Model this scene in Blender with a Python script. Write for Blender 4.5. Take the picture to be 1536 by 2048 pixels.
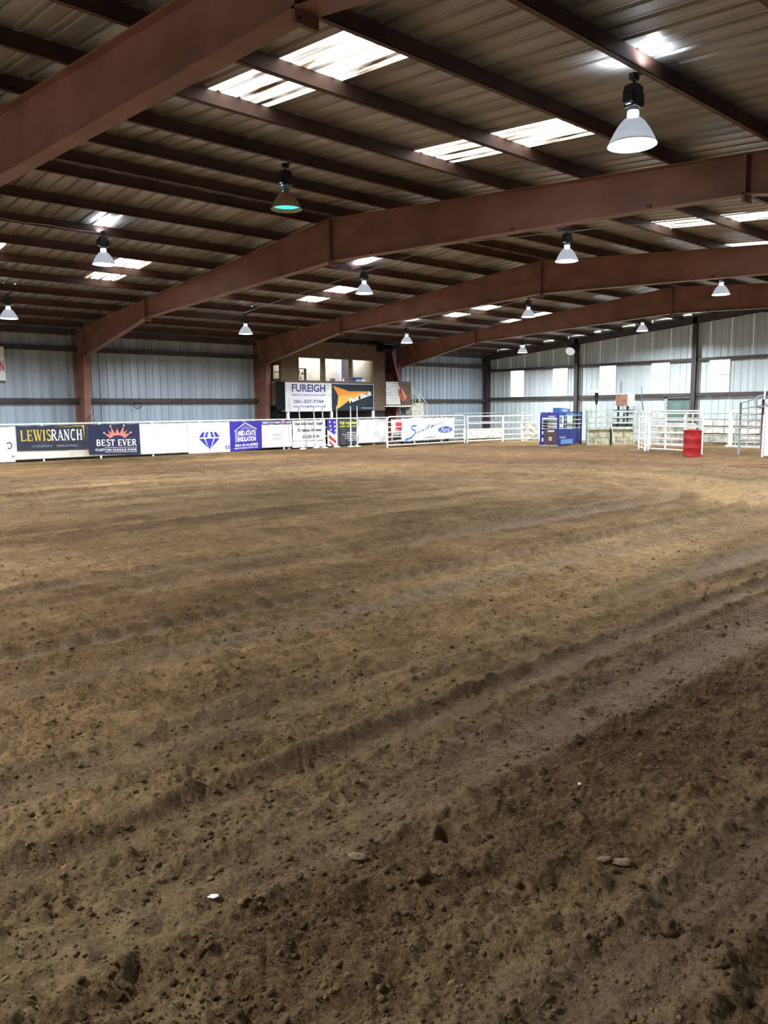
import bpy, math, random
import numpy as np
from mathutils import Vector, Matrix

for o in list(bpy.data.objects): bpy.data.objects.remove(o)
S = bpy.context.scene
COL = S.collection
random.seed(7); RNG = np.random.default_rng(11)

# ---------------------------------------------------------------- camera
FPX, YAW, PIT, ROL, EYE = 1563.77, 0.8302, -0.12989, -0.01006, 1.6271
_cy, _sy, _cp, _sp = math.cos(YAW), math.sin(YAW), math.cos(PIT), math.sin(PIT)
_F = np.array([_cy*_cp, _sy*_cp, _sp]); _R = np.array([_sy, -_cy, 0.0]); _U = np.cross(_R, _F)
_c, _s = math.cos(ROL), math.sin(ROL)
_R, _U = _c*_R+_s*_U, -_s*_R+_c*_U
CAMP = np.array([0, 0, EYE])
cam_d = bpy.data.cameras.new('camera'); cam = bpy.data.objects.new('camera', cam_d); COL.objects.link(cam)
cam_d.sensor_fit = 'VERTICAL'; cam_d.sensor_height = 36.0; cam_d.lens = FPX/2048*36.0
cam_d.clip_start = 0.05; cam_d.clip_end = 200
cam.matrix_world = Matrix(((_R[0], _U[0], -_F[0], 0), (_R[1], _U[1], -_F[1], 0), (_R[2], _U[2], -_F[2], EYE), (0, 0, 0, 1)))
S.camera = cam
# ---------------------------------------------------------------- world, exposure
W = bpy.data.worlds.new('overcast_sky'); S.world = W; W.use_nodes = True
W.node_tree.nodes['Background'].inputs[0].default_value = (1.0, 0.94, 0.85, 1)
W.node_tree.nodes['Background'].inputs[1].default_value = 2.6
S.view_settings.view_transform = 'Standard'; S.view_settings.look = 'None'
S.view_settings.gamma = 1.0; S.view_settings.use_curve_mapping = False
S.view_settings.exposure = 0.42
pd = bpy.data.lights.new('added_doorway_daylight', 'AREA'); pd.shape = 'RECTANGLE'; pd.size = 4.3; pd.size_y = 9.15; pd.cycles.is_portal = True
po = bpy.data.objects.new('added_doorway_daylight', pd); COL.objects.link(po); po.location = (-11.4, 11.80, 2.1); po.rotation_euler = (0, -math.pi/2, 0)   # portal in an unseen doorway, added to light the frame faces and foreground
LAMP_W = 215.0       # watts of each high bay lamp bulb
LAMP_UP = 30.0       # light leaking up out of the vented reflector neck
SKY_E = 3.7          # translucent roof panels
WIN_E = 3.0          # translucent wall panels

# ---------------------------------------------------------------- world measures (metres)
B = 7.62; X2 = 11.352; DE = X2+3*B; DL = 28.857; YR = 13.931; ZR = 5.794; SL = 0.0835
YN = -1.0; XB = X2-3*B; DF = 27.47
PUR_H = 0.20; PAN = 0.205
def ztop(y): return ZR-SL*abs(y-YR)          # top of the steel frames
def ray(x, y): return _F+_R*(x-768)/FPX+_U*(1024-y)/FPX
def onz(x, y, z=0.0): d = ray(x, y); return CAMP+d*(z-EYE)/d[2]
def onx(x, y, X): d = ray(x, y); return CAMP+d*X/d[0]
def ony(x, y, Y): d = ray(x, y); return CAMP+d*Y/d[1]

# ---------------------------------------------------------------- materials
MATS = {}
def mat(name, col, rough=0.6, metal=0.0, var=0.0, vscale=6.0, col2=None, stretch=(1, 1, 1), bump=0.0, bscale=40.0, emit=None, estr=0.0, detail=5.0, thr=None, spec=0.5, trans=0.0):
    if name in MATS: return MATS[name]
    m = bpy.data.materials.new(name); m.use_nodes = True; MATS[name] = m
    nt = m.node_tree; N = nt.nodes; L = nt.links; b = N['Principled BSDF']
    b.inputs['Roughness'].default_value = rough; b.inputs['Metallic'].default_value = metal
    b.inputs['Specular IOR Level'].default_value = spec
    b.inputs['Base Color'].default_value = (*col, 1)
    if trans: b.inputs['Transmission Weight'].default_value = trans
    tc = N.new('ShaderNodeTexCoord'); mp = N.new('ShaderNodeMapping'); mp.inputs['Scale'].default_value = stretch
    L.new(tc.outputs['Object'], mp.inputs['Vector'])
    if var or col2:
        nz = N.new('ShaderNodeTexNoise'); nz.inputs['Scale'].default_value = vscale; nz.inputs['Detail'].default_value = detail
        L.new(mp.outputs[0], nz.inputs['Vector'])
        rp = N.new('ShaderNodeValToRGB'); c2 = col2 or tuple(c*(1-var) for c in col); c1 = col if col2 else tuple(min(1, c*(1+var*0.5)) for c in col)
        lo, hi = thr or (0.35, 0.68)
        rp.color_ramp.elements[0].position = lo; rp.color_ramp.elements[1].position = hi
        rp.color_ramp.elements[0].color = (*c1, 1); rp.color_ramp.elements[1].color = (*c2, 1)
        L.new(nz.outputs['Fac'], rp.inputs[0]); L.new(rp.outputs[0], b.inputs['Base Color'])
        if emit:
            L.new(rp.outputs[0], b.inputs['Emission Color'])
    if bump:
        nb = N.new('ShaderNodeTexNoise'); nb.inputs['Scale'].default_value = bscale; nb.inputs['Detail'].default_value = 4
        L.new(mp.outputs[0], nb.inputs['Vector']); bp = N.new('ShaderNodeBump'); bp.inputs['Strength'].default_value = bump; bp.inputs['Distance'].default_value = 0.02
        L.new(nb.outputs['Fac'], bp.inputs['Height']); L.new(bp.outputs[0], b.inputs['Normal'])
    if emit:
        if not (var or col2): b.inputs['Emission Color'].default_value = (*emit, 1)
        b.inputs['Emission Strength'].default_value = estr
    return m
PRIMER = mat('red_oxide_primer', (0.240, 0.113, 0.080), 0.55, 0, 0.25, 1.2, bump=0.05, stretch=(1, 1, 2))
PURLIN = mat('purlin_primer', (0.088, 0.042, 0.031), 0.6, 0, 0.4, 2.0)
GIRTM = mat('dark_girt_paint', (0.055, 0.042, 0.042), 0.6, 0, 0.3, 2.0)
ROOFM = mat('galvalume_roof', (0.30, 0.305, 0.30), 0.40, 0.35, 0.45, 1.0, stretch=(3.0, 0.25, 1), bump=0.04, bscale=5)
WALLM = mat('galvalume_wall', (0.37, 0.45, 0.52), 0.45, 0.2, 0.22, 0.8, stretch=(2, 2, 0.3))
WALLE = mat('painted_wall_sheet', (0.52, 0.60, 0.62), 0.5, 0.1, 0.2, 0.7, stretch=(2, 2, 0.3))
WPIPE = mat('white_painted_pipe', (0.78, 0.79, 0.76), 0.45, 0, 0.25, 9.0, thr=(0.5, 0.8))
WDIRTY = mat('weathered_white', (0.66, 0.66, 0.58), 0.7, 0, 0.5, 5.0)
GALV = mat('galvanised_pipe', (0.44, 0.47, 0.50), 0.4, 0.5, 0.3, 8.0)
GREENG = mat('grey_green_paint', (0.36, 0.42, 0.36), 0.6, 0, 0.3, 5.0)
DARK = mat('dark_metal', (0.025, 0.025, 0.03), 0.5, 0.2, 0.3)
BLACK = mat('black_rubber', (0.008, 0.009, 0.010), 0.8, spec=0.12)
PLY = mat('brown_plywood', (0.140, 0.098, 0.062), 0.75, 0, 0.35, 3.0, stretch=(1, 1, 6), bump=0.05)
CREAM = mat('cream_interior', (0.72, 0.68, 0.60), 0.8, 0, 0.12, 2.0)
WOOD = mat('weathered_wood', (0.26, 0.22, 0.14), 0.8, 0, 0.45, 3.0, stretch=(1, 1, 5), bump=0.1)
CONC = mat('mossy_concrete', (0.40, 0.40, 0.27), 0.9, 0, 0.45, 4.0, bump=0.15)
WVIN = mat('white_vinyl', (0.82, 0.83, 0.82), 0.42, 0, 0.10, 2.0)
GVIN = mat('greyed_white_vinyl', (0.68, 0.72, 0.70), 0.45, 0, 0.22, 2.5)
DVIN = mat('dirty_white_vinyl', (0.62, 0.62, 0.55), 0.5, 0, col2=(0.30, 0.22, 0.12), vscale=1.3, thr=(0.5, 0.78))
NAVY = mat('navy_vinyl', (0.022, 0.028, 0.075), 0.36, 0, 0.3, 3.0)
SLATE = mat('slate_vinyl', (0.030, 0.036, 0.060), 0.36, 0, 0.3, 3.0)
BLUEV = mat('royal_blue_vinyl', (0.035, 0.025, 0.36), 0.42, 0, 0.2, 3.0)
TEALV = mat('dark_teal_vinyl', (0.012, 0.024, 0.034), 0.45, 0, 0.3, 2.0, spec=0.3)
INKW = mat('white_ink', (0.85, 0.86, 0.88), 0.5); INKK = mat('black_ink', (0.03, 0.05, 0.05), 0.6)
INKN = mat('navy_ink', (0.018, 0.030, 0.13), 0.5); INKG = mat('gold_ink', (0.62, 0.47, 0.07), 0.5, 0, 0.25, 8)
INKB = mat('blue_ink', (0.03, 0.025, 0.42), 0.5); INKP = mat('pale_grey_ink', (0.36, 0.39, 0.43), 0.6)
INKS = mat('salmon_ink', (0.68, 0.24, 0.18), 0.5); INKC = mat('cream_ink', (0.72, 0.62, 0.54), 0.5)
INKO = mat('orange_ink', (0.66, 0.23, 0.03), 0.45); INKO2 = mat('light_orange_ink', (0.85, 0.38, 0.06), 0.45)
INKR = mat('red_ink', (0.50, 0.035, 0.035), 0.5); INKY = mat('yellow_ink', (0.72, 0.78, 0.05), 0.5)
INKF = mat('bright_blue_ink', (0.015, 0.09, 0.50), 0.4); INKL = mat('lilac_ink', (0.50, 0.50, 0.72), 0.5)
INKFB = mat('violet_ink', (0.13, 0.13, 0.40), 0.5); GREYI = mat('grey_ink', (0.33, 0.32, 0.32), 0.6)
REDP = mat('red_drum_paint', (0.29, 0.014, 0.017), 0.28, 0, 0.3, 4.0)
CBLUE = mat('chute_blue', (0.016, 0.026, 0.19), 0.35, 0, 0.25, 4.0); CPURP = mat('chute_violet_blue', (0.05, 0.045, 0.34), 0.4)
CMAR = mat('chute_maroon', (0.075, 0.045, 0.050), 0.5, 0, 0.3); CSKY = mat('chute_light_blue', (0.10, 0.26, 0.55), 0.4)
STONE = mat('grey_stone', (0.20, 0.130, 0.070), 0.85, 0, 0.3, 20, bump=0.3, bscale=60)
REFL = mat('reflector_glass', (0.40, 0.40, 0.40), 0.35, 0.0, spec=0.6)
_n = REFL.node_tree; _t = _n.nodes.new('ShaderNodeBsdfTranslucent'); _t.inputs[0].default_value = (0.55, 0.58, 0.62, 1)
_x = _n.nodes.new('ShaderNodeMixShader'); _x.inputs[0].default_value = 0.03
_o = _n.nodes['Material Output']; _n.links.new(_n.nodes['Principled BSDF'].outputs[0], _x.inputs[1]); _n.links.new(_t.outputs[0], _x.inputs[2]); _n.links.new(_x.outputs[0], _o.inputs[0])
REFT = mat('tan_reflector', (0.42, 0.29, 0.18), 0.4, 0.2, 0.2)
LENS = mat('lit_lamp_lens', (1, 1, 1), 0.3, emit=(0.86, 0.92, 1.0), estr=22.0)
LENSC = mat('cyan_warming_lens', (0.1, 0.5, 0.5), 0.3, emit=(0.10, 0.85, 0.78), estr=0.8)
SKYL = mat('fibreglass_skylight', (1.0, 0.97, 0.92), 0.5, col2=(0.085, 0.040, 0.012), vscale=1.0, stretch=(10, 0.9, 1), thr=(0.48, 0.63), emit=(1, 1, 1), estr=SKY_E, detail=8)
def skylight_ribs():
    nt = SKYL.node_tree; N = nt.nodes; L = nt.links; b = N['Principled BSDF']
    tc = N.new('ShaderNodeTexCoord'); sp = N.new('ShaderNodeSeparateXYZ'); L.new(tc.outputs['Object'], sp.inputs[0])
    def m_(op, a, c):
        n = N.new('ShaderNodeMath'); n.operation = op
        if isinstance(a, float): n.inputs[0].default_value = a
        else: L.new(a, n.inputs[0])
        n.inputs[1].default_value = c; return n.outputs[0]
    d = m_('ABSOLUTE', m_('SUBTRACT', m_('FRACT', m_('DIVIDE', sp.outputs[0], 0.8975/3), 0), 0.5), 0)
    band = m_('LESS_THAN', m_('ABSOLUTE', m_('SUBTRACT', d, 0.085), 0), 0.045)   # the steep rib sides let less daylight through
    st = N.new('ShaderNodeMath'); st.operation = 'MULTIPLY_ADD'; L.new(band, st.inputs[0]); st.inputs[1].default_value = -SKY_E*0.90; st.inputs[2].default_value = SKY_E
    L.new(st.outputs[0], b.inputs['Emission Strength'])
skylight_ribs()
WINM = mat('fibreglass_window', (0.95, 0.98, 1.0), 0.5, emit=(0.93, 0.97, 1.0), estr=WIN_E)
GLASS = mat('window_glass', (0.9, 0.95, 0.95), 0.02, 0, trans=1.0)
ROPE = mat('grey_rope', (0.17, 0.17, 0.22), 0.8)
ORANGE = mat('orange_plastic', (0.80, 0.18, 0.06), 0.5)
GREEND = mat('green_grey_door', (0.105, 0.175, 0.160), 0.55, 0, 0.25, 3)

# ---------------------------------------------------------------- mesh helpers
class MB:
    def __init__(s): s.v = []; s.f = []
    def add(s, vs, fs):
        n = len(s.v); s.v += [tuple(map(float, v)) for v in vs]; s.f += [tuple(i+n for i in f) for f in fs]; return s
    def box(s, a, b):
        x0, y0, z0 = a; x1, y1, z1 = b
        return s.add([(x0, y0, z0), (x1, y0, z0), (x1, y1, z0), (x0, y1, z0), (x0, y0, z1), (x1, y0, z1), (x1, y1, z1), (x0, y1, z1)],
                     [(3, 2, 1, 0), (4, 5, 6, 7), (0, 1, 5, 4), (1, 2, 6, 5), (2, 3, 7, 6), (3, 0, 4, 7)])
    def obox(s, o, ax, ay, az):
        o, ax, ay, az = map(np.array, (o, ax, ay, az))
        c = [o, o+ax, o+ax+ay, o+ay, o+az, o+ax+az, o+ax+ay+az, o+ay+az]
        return s.add(c, [(3, 2, 1, 0), (4, 5, 6, 7), (0, 1, 5, 4), (1, 2, 6, 5), (2, 3, 7, 6), (3, 0, 4, 7)])
    def tube(s, pts, r, n=8, cap=True):
        pts = [np.array(p, float) for p in pts]; rs = r if isinstance(r, (list, tuple)) else [r]*len(pts)
        base = len(s.v); up = None
        for i, p in enumerate(pts):
            t = pts[min(i+1, len(pts)-1)]-pts[max(i-1, 0)]; t = t/np.linalg.norm(t)
            if up is None:
                up = np.array([0, 0, 1.0]) if abs(t[2]) < 0.9 else np.array([1.0, 0, 0])
            a = np.cross(t, up); a /= np.linalg.norm(a); b = np.cross(a, t); up = b
            for k in range(n):
                th = 2*math.pi*k/n; s.v.append(tuple(p+rs[i]*(math.cos(th)*a+math.sin(th)*b)))
        for i in range(len(pts)-1):
            for k in range(n):
                k2 = (k+1) % n; s.f.append((base+i*n+k, base+i*n+k2, base+(i+1)*n+k2, base+(i+1)*n+k))
        if cap:
            s.f.append(tuple(base+k for k in range(n))); s.f.append(tuple(base+(len(pts)-1)*n+k for k in reversed(range(n))))
        return s
    def lathe(s, prof, c=(0, 0, 0), n=24, close=False):
        base = len(s.v)
        for r, z in prof:
            for k in range(n):
                th = 2*math.pi*k/n; s.v.append((c[0]+r*math.cos(th), c[1]+r*math.sin(th), c[2]+z))
        for i in range(len(prof)-1):
            for k in range(n):
                k2 = (k+1) % n; s.f.append((base+i*n+k, base+i*n+k2, base+(i+1)*n+k2, base+(i+1)*n+k))
        if close:
            s.f.append(tuple(base+k for k in reversed(range(n)))); s.f.append(tuple(base+(len(prof)-1)*n+k for k in range(n)))
        return s
    def prism(s, poly, d):            # poly of 3-D points, extruded by vector d
        n = len(poly); d = np.array(d); P = [np.array(p, float) for p in poly]
        return s.add(P+[p+d for p in P], [tuple(range(n-1, -1, -1)), tuple(range(n, 2*n))]+[(i, (i+1) % n, n+(i+1) % n, n+i) for i in range(n)])
ROOT = {}
def link(name, me, m, parent=None, loc=(0, 0, 0)):
    o = bpy.data.objects.new(name, me); COL.objects.link(o); o.location = loc
    if m is not None and not me.materials: me.materials.append(m)
    if parent is not None: o.parent = parent
    return o
def root_loc(p):
    while p.parent is not None: p = p.parent
    return np.array(p.location)
def build(mb, name, m, parent=None, smooth=False, origin=None):
    V = np.array(mb.v, float)
    if parent is not None: L = root_loc(parent)
    elif origin is not None: L = np.array(origin, float)
    else: L = np.array([(V[:, 0].min()+V[:, 0].max())/2, (V[:, 1].min()+V[:, 1].max())/2, V[:, 2].min()])
    me = bpy.data.meshes.new(name); me.from_pydata([tuple(v) for v in (V-L)], [], mb.f); me.update()
    if smooth:
        for p in me.polygons: p.use_smooth = True
    return link(name, me, m, parent, (0, 0, 0) if parent is not None else tuple(L))
def tag(o, label=None, cat=None, group=None, kind=None):
    if label: o['label'] = label
    if cat: o['category'] = cat
    if group: o['group'] = group
    if kind: o['kind'] = kind
    return o
def empty(name, loc, label=None, cat=None, group=None, kind=None):
    o = bpy.data.objects.new(name, None); COL.objects.link(o); o.location = tuple(map(float, loc)); o.empty_display_size = 0.1
    return tag(o, label, cat, group, kind)
def copy_tree(o, parent=None):
    c = o.copy(); COL.objects.link(c); c.parent = parent
    for ch in list(o.children): copy_tree(ch, c)
    return c

# ---------------------------------------------------------------- noise
def _hash(ix, iy, seed):
    h = (ix.astype(np.int64)*374761393+iy.astype(np.int64)*668265263+seed*974711) & 0x7fffffff
    h = ((h ^ (h >> 13))*1274126177) & 0x7fffffff
    return ((h ^ (h >> 16)) & 0xffff)/65535.0
def vnoise(x, y, seed=0):
    ix = np.floor(x); iy = np.floor(y); fx = x-ix; fy = y-iy
    u = fx*fx*fx*(fx*(fx*6-15)+10); v = fy*fy*fy*(fy*(fy*6-15)+10)
    a = _hash(ix, iy, seed); b = _hash(ix+1, iy, seed); c = _hash(ix, iy+1, seed); d = _hash(ix+1, iy+1, seed)
    return (a+(b-a)*u)*(1-v)+(c+(d-c)*u)*v-0.5
def fbm(x, y, oct=4, seed=0, g=0.5):
    t = 0; a = 1.0
    for i in range(oct):
        c, s_ = math.cos(0.6*i), math.sin(0.6*i)
        t = t+a*vnoise((x*c-y*s_)*2**i+17*i, (x*s_+y*c)*2**i, seed+i); a *= g
    return t

# ---------------------------------------------------------------- floor of raked dirt
SPX, SPY = 12.2, 11.0                       # the tracks loop round this line's end
def track_coords(x, y):
    dx = np.maximum(x-SPX, 0.0); dy = y-SPY
    r = np.hypot(dx, dy); ang = np.arctan2(dx, -dy)
    s = np.where(dy < 0, np.minimum(x, SPX), 2*SPX-np.minimum(x, SPX)+math.pi*6)+np.where(x > SPX, ang*6, 0)
    s = np.where((x > SPX) & (dy >= 0), SPX+ang*6, s)
    return r, s
def gauss(d, w): return np.exp(-(d/w)**2)
def floor_z(x, y):
    r, s = track_coords(x, y)
    wob = 0.10*fbm(s*0.25, r*0.1, 3, 5)
    rr = r+wob
    dist = np.hypot(x, y)
    near = np.clip((14-dist)/9, 0, 1)
    z = 0.035*fbm(x*0.35, y*0.35, 3, 1)
    rut = np.zeros_like(x); flat = np.zeros_like(x)
    for rc, w, dep in ((9.95, 0.13, 0.035), (8.72, 0.16, 0.030), (8.20, 0.10, 0.040), (7.52, 0.16, 0.036), (6.2, 0.2, 0.025), (5.62, 0.12, 0.04), (5.25, 0.12, 0.03), (4.2, 0.15, 0.028), (3.55, 0.14, 0.03), (2.6, 0.15, 0.025), (-99, 1, 0)):
        d = rr-rc; g = np.exp(-(d/w)**4)
        z = z-dep*g*(0.7+0.9*vnoise(s*0.5, r*0+rc, 9))+dep*0.75*gauss(np.abs(d)-w*1.45, w*0.45)*(0.5+vnoise(s*1.7, rc+r*0, 3)+0.35)
        flat = np.maximum(flat, g)
    m = 1-0.72*flat
    # drag lines
    z = z+0.012*fbm(rr*5.0, s*0.22, 3, 21)*(0.4+0.6*near)+0.007*np.sin(rr*36+2*fbm(s*0.4, rr, 2, 2))*np.clip(0.3+fbm(s*0.3, rr*0.8, 2, 31)*2, 0, 1)
    # lumps
    b = np.abs(fbm(x*2.1, y*2.1, 4, 40)); z = z+m*(0.4+0.6*near)*(0.045*b*(0.5+np.clip(fbm(x*0.6, y*0.6, 2, 60)+0.4, 0, 1))-0.02)
    z = z+m*0.026*fbm(x*6, y*6, 4, 70, 0.6)*(0.75+0.25*near)+0.027*np.abs(fbm(x*13, y*13, 4, 90, 0.65))*near*(0.4+0.6*m)
    c = np.clip(fbm(x*11, y*11, 3, 120)+0.05, 0, 1); z = z+m*near*0.028*c*c*2
    z = z+0.010*fbm(x*31, y*31, 2, 150)*np.clip((7-dist)/4, 0, 1)*(0.35+0.65*m)
    # tyre treads
    for rc, w, pitch in ((8.72, 0.22, 0.19), (5.45, 0.2, 0.22), (6.2, 0.2, 0.2), (3.55, .2, .22)):
        d = rr-rc; on = np.exp(-(d/w)**4)*np.clip(0.35+2.2*vnoise(s*0.35, r*0+rc*3, 17), 0, 1)
        z = z+on*0.016*np.clip(np.sin(2*math.pi*(s+0.55*np.abs(d))/pitch)*1.6, -1, 1)
    return z
def hoof(z, X, Y, cx, cy, rad, dep, ang):
    ca, sa = math.cos(ang), math.sin(ang)
    ii = np.where((np.abs(X[0]-cx) < rad*3))[0]; jj = np.where(np.abs(Y[:, 0]-cy) < rad*3)[0]
    if len(ii) == 0 or len(jj) == 0: return
    sl = (slice(jj[0], jj[-1]+1), slice(ii[0], ii[-1]+1)); x = X[sl]-cx; y = Y[sl]-cy
    u = (x*ca+y*sa)/1.25; v = -x*sa+y*ca; q = np.hypot(u, v)/rad
    z[sl] += -dep*np.exp(-(q/0.85)**4)+dep*0.55*np.exp(-((q-1.35)/0.35)**2)*(0.5+0.8*np.clip(u/rad, -0.6, 1))
def graded(a0, a1, lo, k, start):
    out = [start]; x = start
    while x < a1:
        x += max(lo, k*x); out.append(min(x, a1))
    x = start; pre = []
    while x > a0:
        x -= max(0.03, 0.15*(start-x)); pre.append(max(x, a0))
    return np.array(pre[::-1]+out)
gx = graded(XB, DE, 0.0085, 0.0043, 0.45); gy = graded(YN, DL, 0.0085, 0.0043, 0.55)
GX, GY = np.meshgrid(gx, gy)
GZ = floor_z(GX, GY)
for i in range(300):
    cx = 0.6+abs(random.gauss(0, 1))*5.5; cy = 0.5+abs(random.gauss(0, 1))*4.5
    hoof(GZ, GX, GY, cx, cy, random.uniform(0.03, 0.06), random.uniform(0.006, 0.018), random.uniform(0, 6.28))
hoof(GZ, GX, GY, 2.08, 1.93, 0.042, 0.050, 0.8); hoof(GZ, GX, GY, 1.60, 1.83, 0.08, 0.016, 0.3); hoof(GZ, GX, GY, 3.58, 2.24, 0.05, 0.025, 0.1)
hoof(GZ, GX, GY, 2.43, 4.14, 0.06, 0.03, 0.3)
fade = np.clip((np.minimum(DL-GY, DE-GX))/1.5, 0, 1); GZ *= 0.35+0.65*fade
def zat(x, y):
    i = int(np.clip(np.searchsorted(gx, x), 0, len(gx)-1)); j = int(np.clip(np.searchsorted(gy, y), 0, len(gy)-1)); return float(GZ[j, i])
nx, ny = len(gx), len(gy)
me = bpy.data.meshes.new('floor')
co = np.stack([GX, GY, GZ], -1).reshape(-1, 3).astype(np.float32)
idx = np.arange(nx*ny).reshape(ny, nx)
q = np.stack([idx[:-1, :-1], idx[:-1, 1:], idx[1:, 1:], idx[1:, :-1]], -1).reshape(-1, 4).astype(np.int32)
me.vertices.add(len(co)); me.vertices.foreach_set('co', co.ravel())
me.loops.add(q.size); me.loops.foreach_set('vertex_index', q.ravel())
me.polygons.add(len(q)); me.polygons.foreach_set('loop_start', np.arange(0, q.size, 4, dtype=np.int32)); me.polygons.foreach_set('loop_total', np.full(len(q), 4, np.int32))
me.polygons.foreach_set('use_smooth', np.ones(len(q), bool)); me.update(calc_edges=True)
TR, TS = track_coords(GX, GY); TRW = TR+0.10*fbm(TS*0.25, TR*0.1, 3, 5)
packed = np.zeros_like(GX)
for rc, w in ((9.95, .2), (8.72, .26), (8.2, .14), (7.52, .24), (6.2, .22), (5.62, .16), (4.2, .2), (3.55, .18)):
    packed = np.maximum(packed, np.exp(-((TRW-rc)/w)**4)*np.clip(0.55+1.3*vnoise(TS*0.22, TR*0+rc*7, 55), 0, 1))
soil_tone = 0.46+1.5*fbm(TRW*0.55, TS*0.07, 3, 200)+0.9*fbm(TRW*2.3, TS*0.25, 3, 210)+0.5*fbm(GX*1.3, GY*1.3, 3, 215)
soil_tone += 0.8*np.clip(1-(np.minimum(np.minimum(DF-GY, 33-GX), 50))/2.4, 0, 1)
red = np.clip(0.35+1.4*fbm(GX*0.12, GY*0.12, 2, 230)+0.6*gauss(np.hypot(GX-21, GY-16)-1, 7), 0, 1)
soil_tone = soil_tone+0.22*gauss(TRW-4.9, 2.0)-0.16*np.clip((TRW-7.6)/1.2, 0, 1)  # paler along the middle tracks, darker towards the outer ones
edge_d = np.minimum(DF-GY, 32.5-GX)
red *= np.clip((edge_d-0.5)/3.5, 0, 1)
soil_tone = np.clip(soil_tone, 0, 1)-0.62*gauss(np.hypot((GX-16)*0.6, GY-17.5), 7.5)*np.clip(edge_d/3, 0, 1)
for nm, arr in (('packed', packed), ('soil_tone', np.clip(soil_tone, 0, 1.4)), ('clay', red)):
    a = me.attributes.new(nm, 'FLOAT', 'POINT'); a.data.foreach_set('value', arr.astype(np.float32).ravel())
def dirt_material(name, attrs=True):
    m = bpy.data.materials.new(name); m.use_nodes = True; nt = m.node_tree; N = nt.nodes; L = nt.links; b = N['Principled BSDF']
    tc = N.new('ShaderNodeTexCoord')
    def noise(sc, det=6, rough=0.6):
        n = N.new('ShaderNodeTexNoise'); n.inputs['Scale'].default_value = sc; n.inputs['Detail'].default_value = det; n.inputs['Roughness'].default_value = rough
        L.new(tc.outputs['Object'], n.inputs['Vector']); return n.outputs['Fac']
    def mix(fac, a, c):
        x = N.new('ShaderNodeMix'); x.data_type = 'RGBA'
        if isinstance(fac, float): x.inputs[0].default_value = fac
        else: L.new(fac, x.inputs[0])
        for k, s_ in ((6, a), (7, c)):
            if isinstance(s_, tuple): x.inputs[k].default_value = (*s_, 1)
            else: L.new(s_, x.inputs[k])
        return x.outputs[2]
    def math_(op, a, c):
        x = N.new('ShaderNodeMath'); x.operation = op; x.use_clamp = True
        for k, s_ in ((0, a), (1, c)):
            if isinstance(s_, float): x.inputs[k].default_value = s_
            else: L.new(s_, x.inputs[k])
        return x.outputs[0]
    def attr(nm):
        a = N.new('ShaderNodeAttribute'); a.attribute_name = nm; return a.outputs['Fac']
    def ramp(s_, lo, hi):
        r_ = N.new('ShaderNodeMapRange'); r_.inputs[1].default_value = lo; r_.inputs[2].default_value = hi; L.new(s_, r_.inputs[0]); return r_.outputs[0]
    n1 = ramp(noise(1.7, 8, 0.65), 0.38, 0.62); n2 = ramp(noise(9.0, 9, 0.75), 0.40, 0.62); n3 = ramp(noise(55, 6, 0.7), 0.45, 0.70)
    if attrs:
        d = math_('ADD', math_('MULTIPLY', attr('soil_tone'), 0.62), math_('MULTIPLY', n1, 0.38))
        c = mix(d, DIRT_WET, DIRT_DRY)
        c = mix(math_('MULTIPLY', attr('clay'), 0.75), c, mix(d, DIRT_RED, (DIRT_DRY[0]*0.92, DIRT_DRY[1]*0.78, DIRT_DRY[2]*0.72)))
        c = mix(math_('MULTIPLY', attr('packed'), 0.7), c, DIRT_PACK)
    else:
        c = mix(n1, DIRT_WET, DIRT_DRY)
    n4 = ramp(noise(3.6, 9, 0.72), 0.44, 0.60)
    c = mix(math_('MULTIPLY', n4, 0.38), c, DIRT_WET)
    c = mix(math_('MULTIPLY', n2, 0.55), c, DIRT_WET)
    c = mix(math_('MULTIPLY', n3, 0.40), c, DIRT_DRY)
    L.new(c, b.inputs['Base Color'])
    if attrs:
        ro = N.new('ShaderNodeMapRange'); ro.inputs[3].default_value = 0.95; ro.inputs[4].default_value = 0.68; L.new(attr('packed'), ro.inputs[0]); L.new(ro.outputs[0], b.inputs['Roughness'])
    else: b.inputs['Roughness'].default_value = 0.9
    b.inputs['Specular IOR Level'].default_value = 0.18
    prev = None
    for sc, st, ds in ((7, 0.9, 0.08), (24, 1.0, 0.06), (80, 1.0, 0.028), (280, 0.8, 0.007)):
        bp = N.new('ShaderNodeBump'); bp.inputs['Strength'].default_value = st; bp.inputs['Distance'].default_value = ds
        L.new(noise(sc, 5, 0.65), bp.inputs['Height'])
        if prev: L.new(prev, bp.inputs['Normal'])
        prev = bp.outputs[0]
    L.new(prev, b.inputs['Normal'])
    return m
DIRT_WET = (0.088, 0.047, 0.0175); DIRT_DRY = (0.500, 0.345, 0.170); DIRT_RED = (0.120, 0.052, 0.022); DIRT_PACK = (0.235, 0.156, 0.096)
DIRT = dirt_material('arena_dirt'); CLODM = dirt_material('clod_dirt', False)
fl = link('floor', me, DIRT); tag(fl, 'rutted brown dirt floor of the riding arena', kind='structure')

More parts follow.
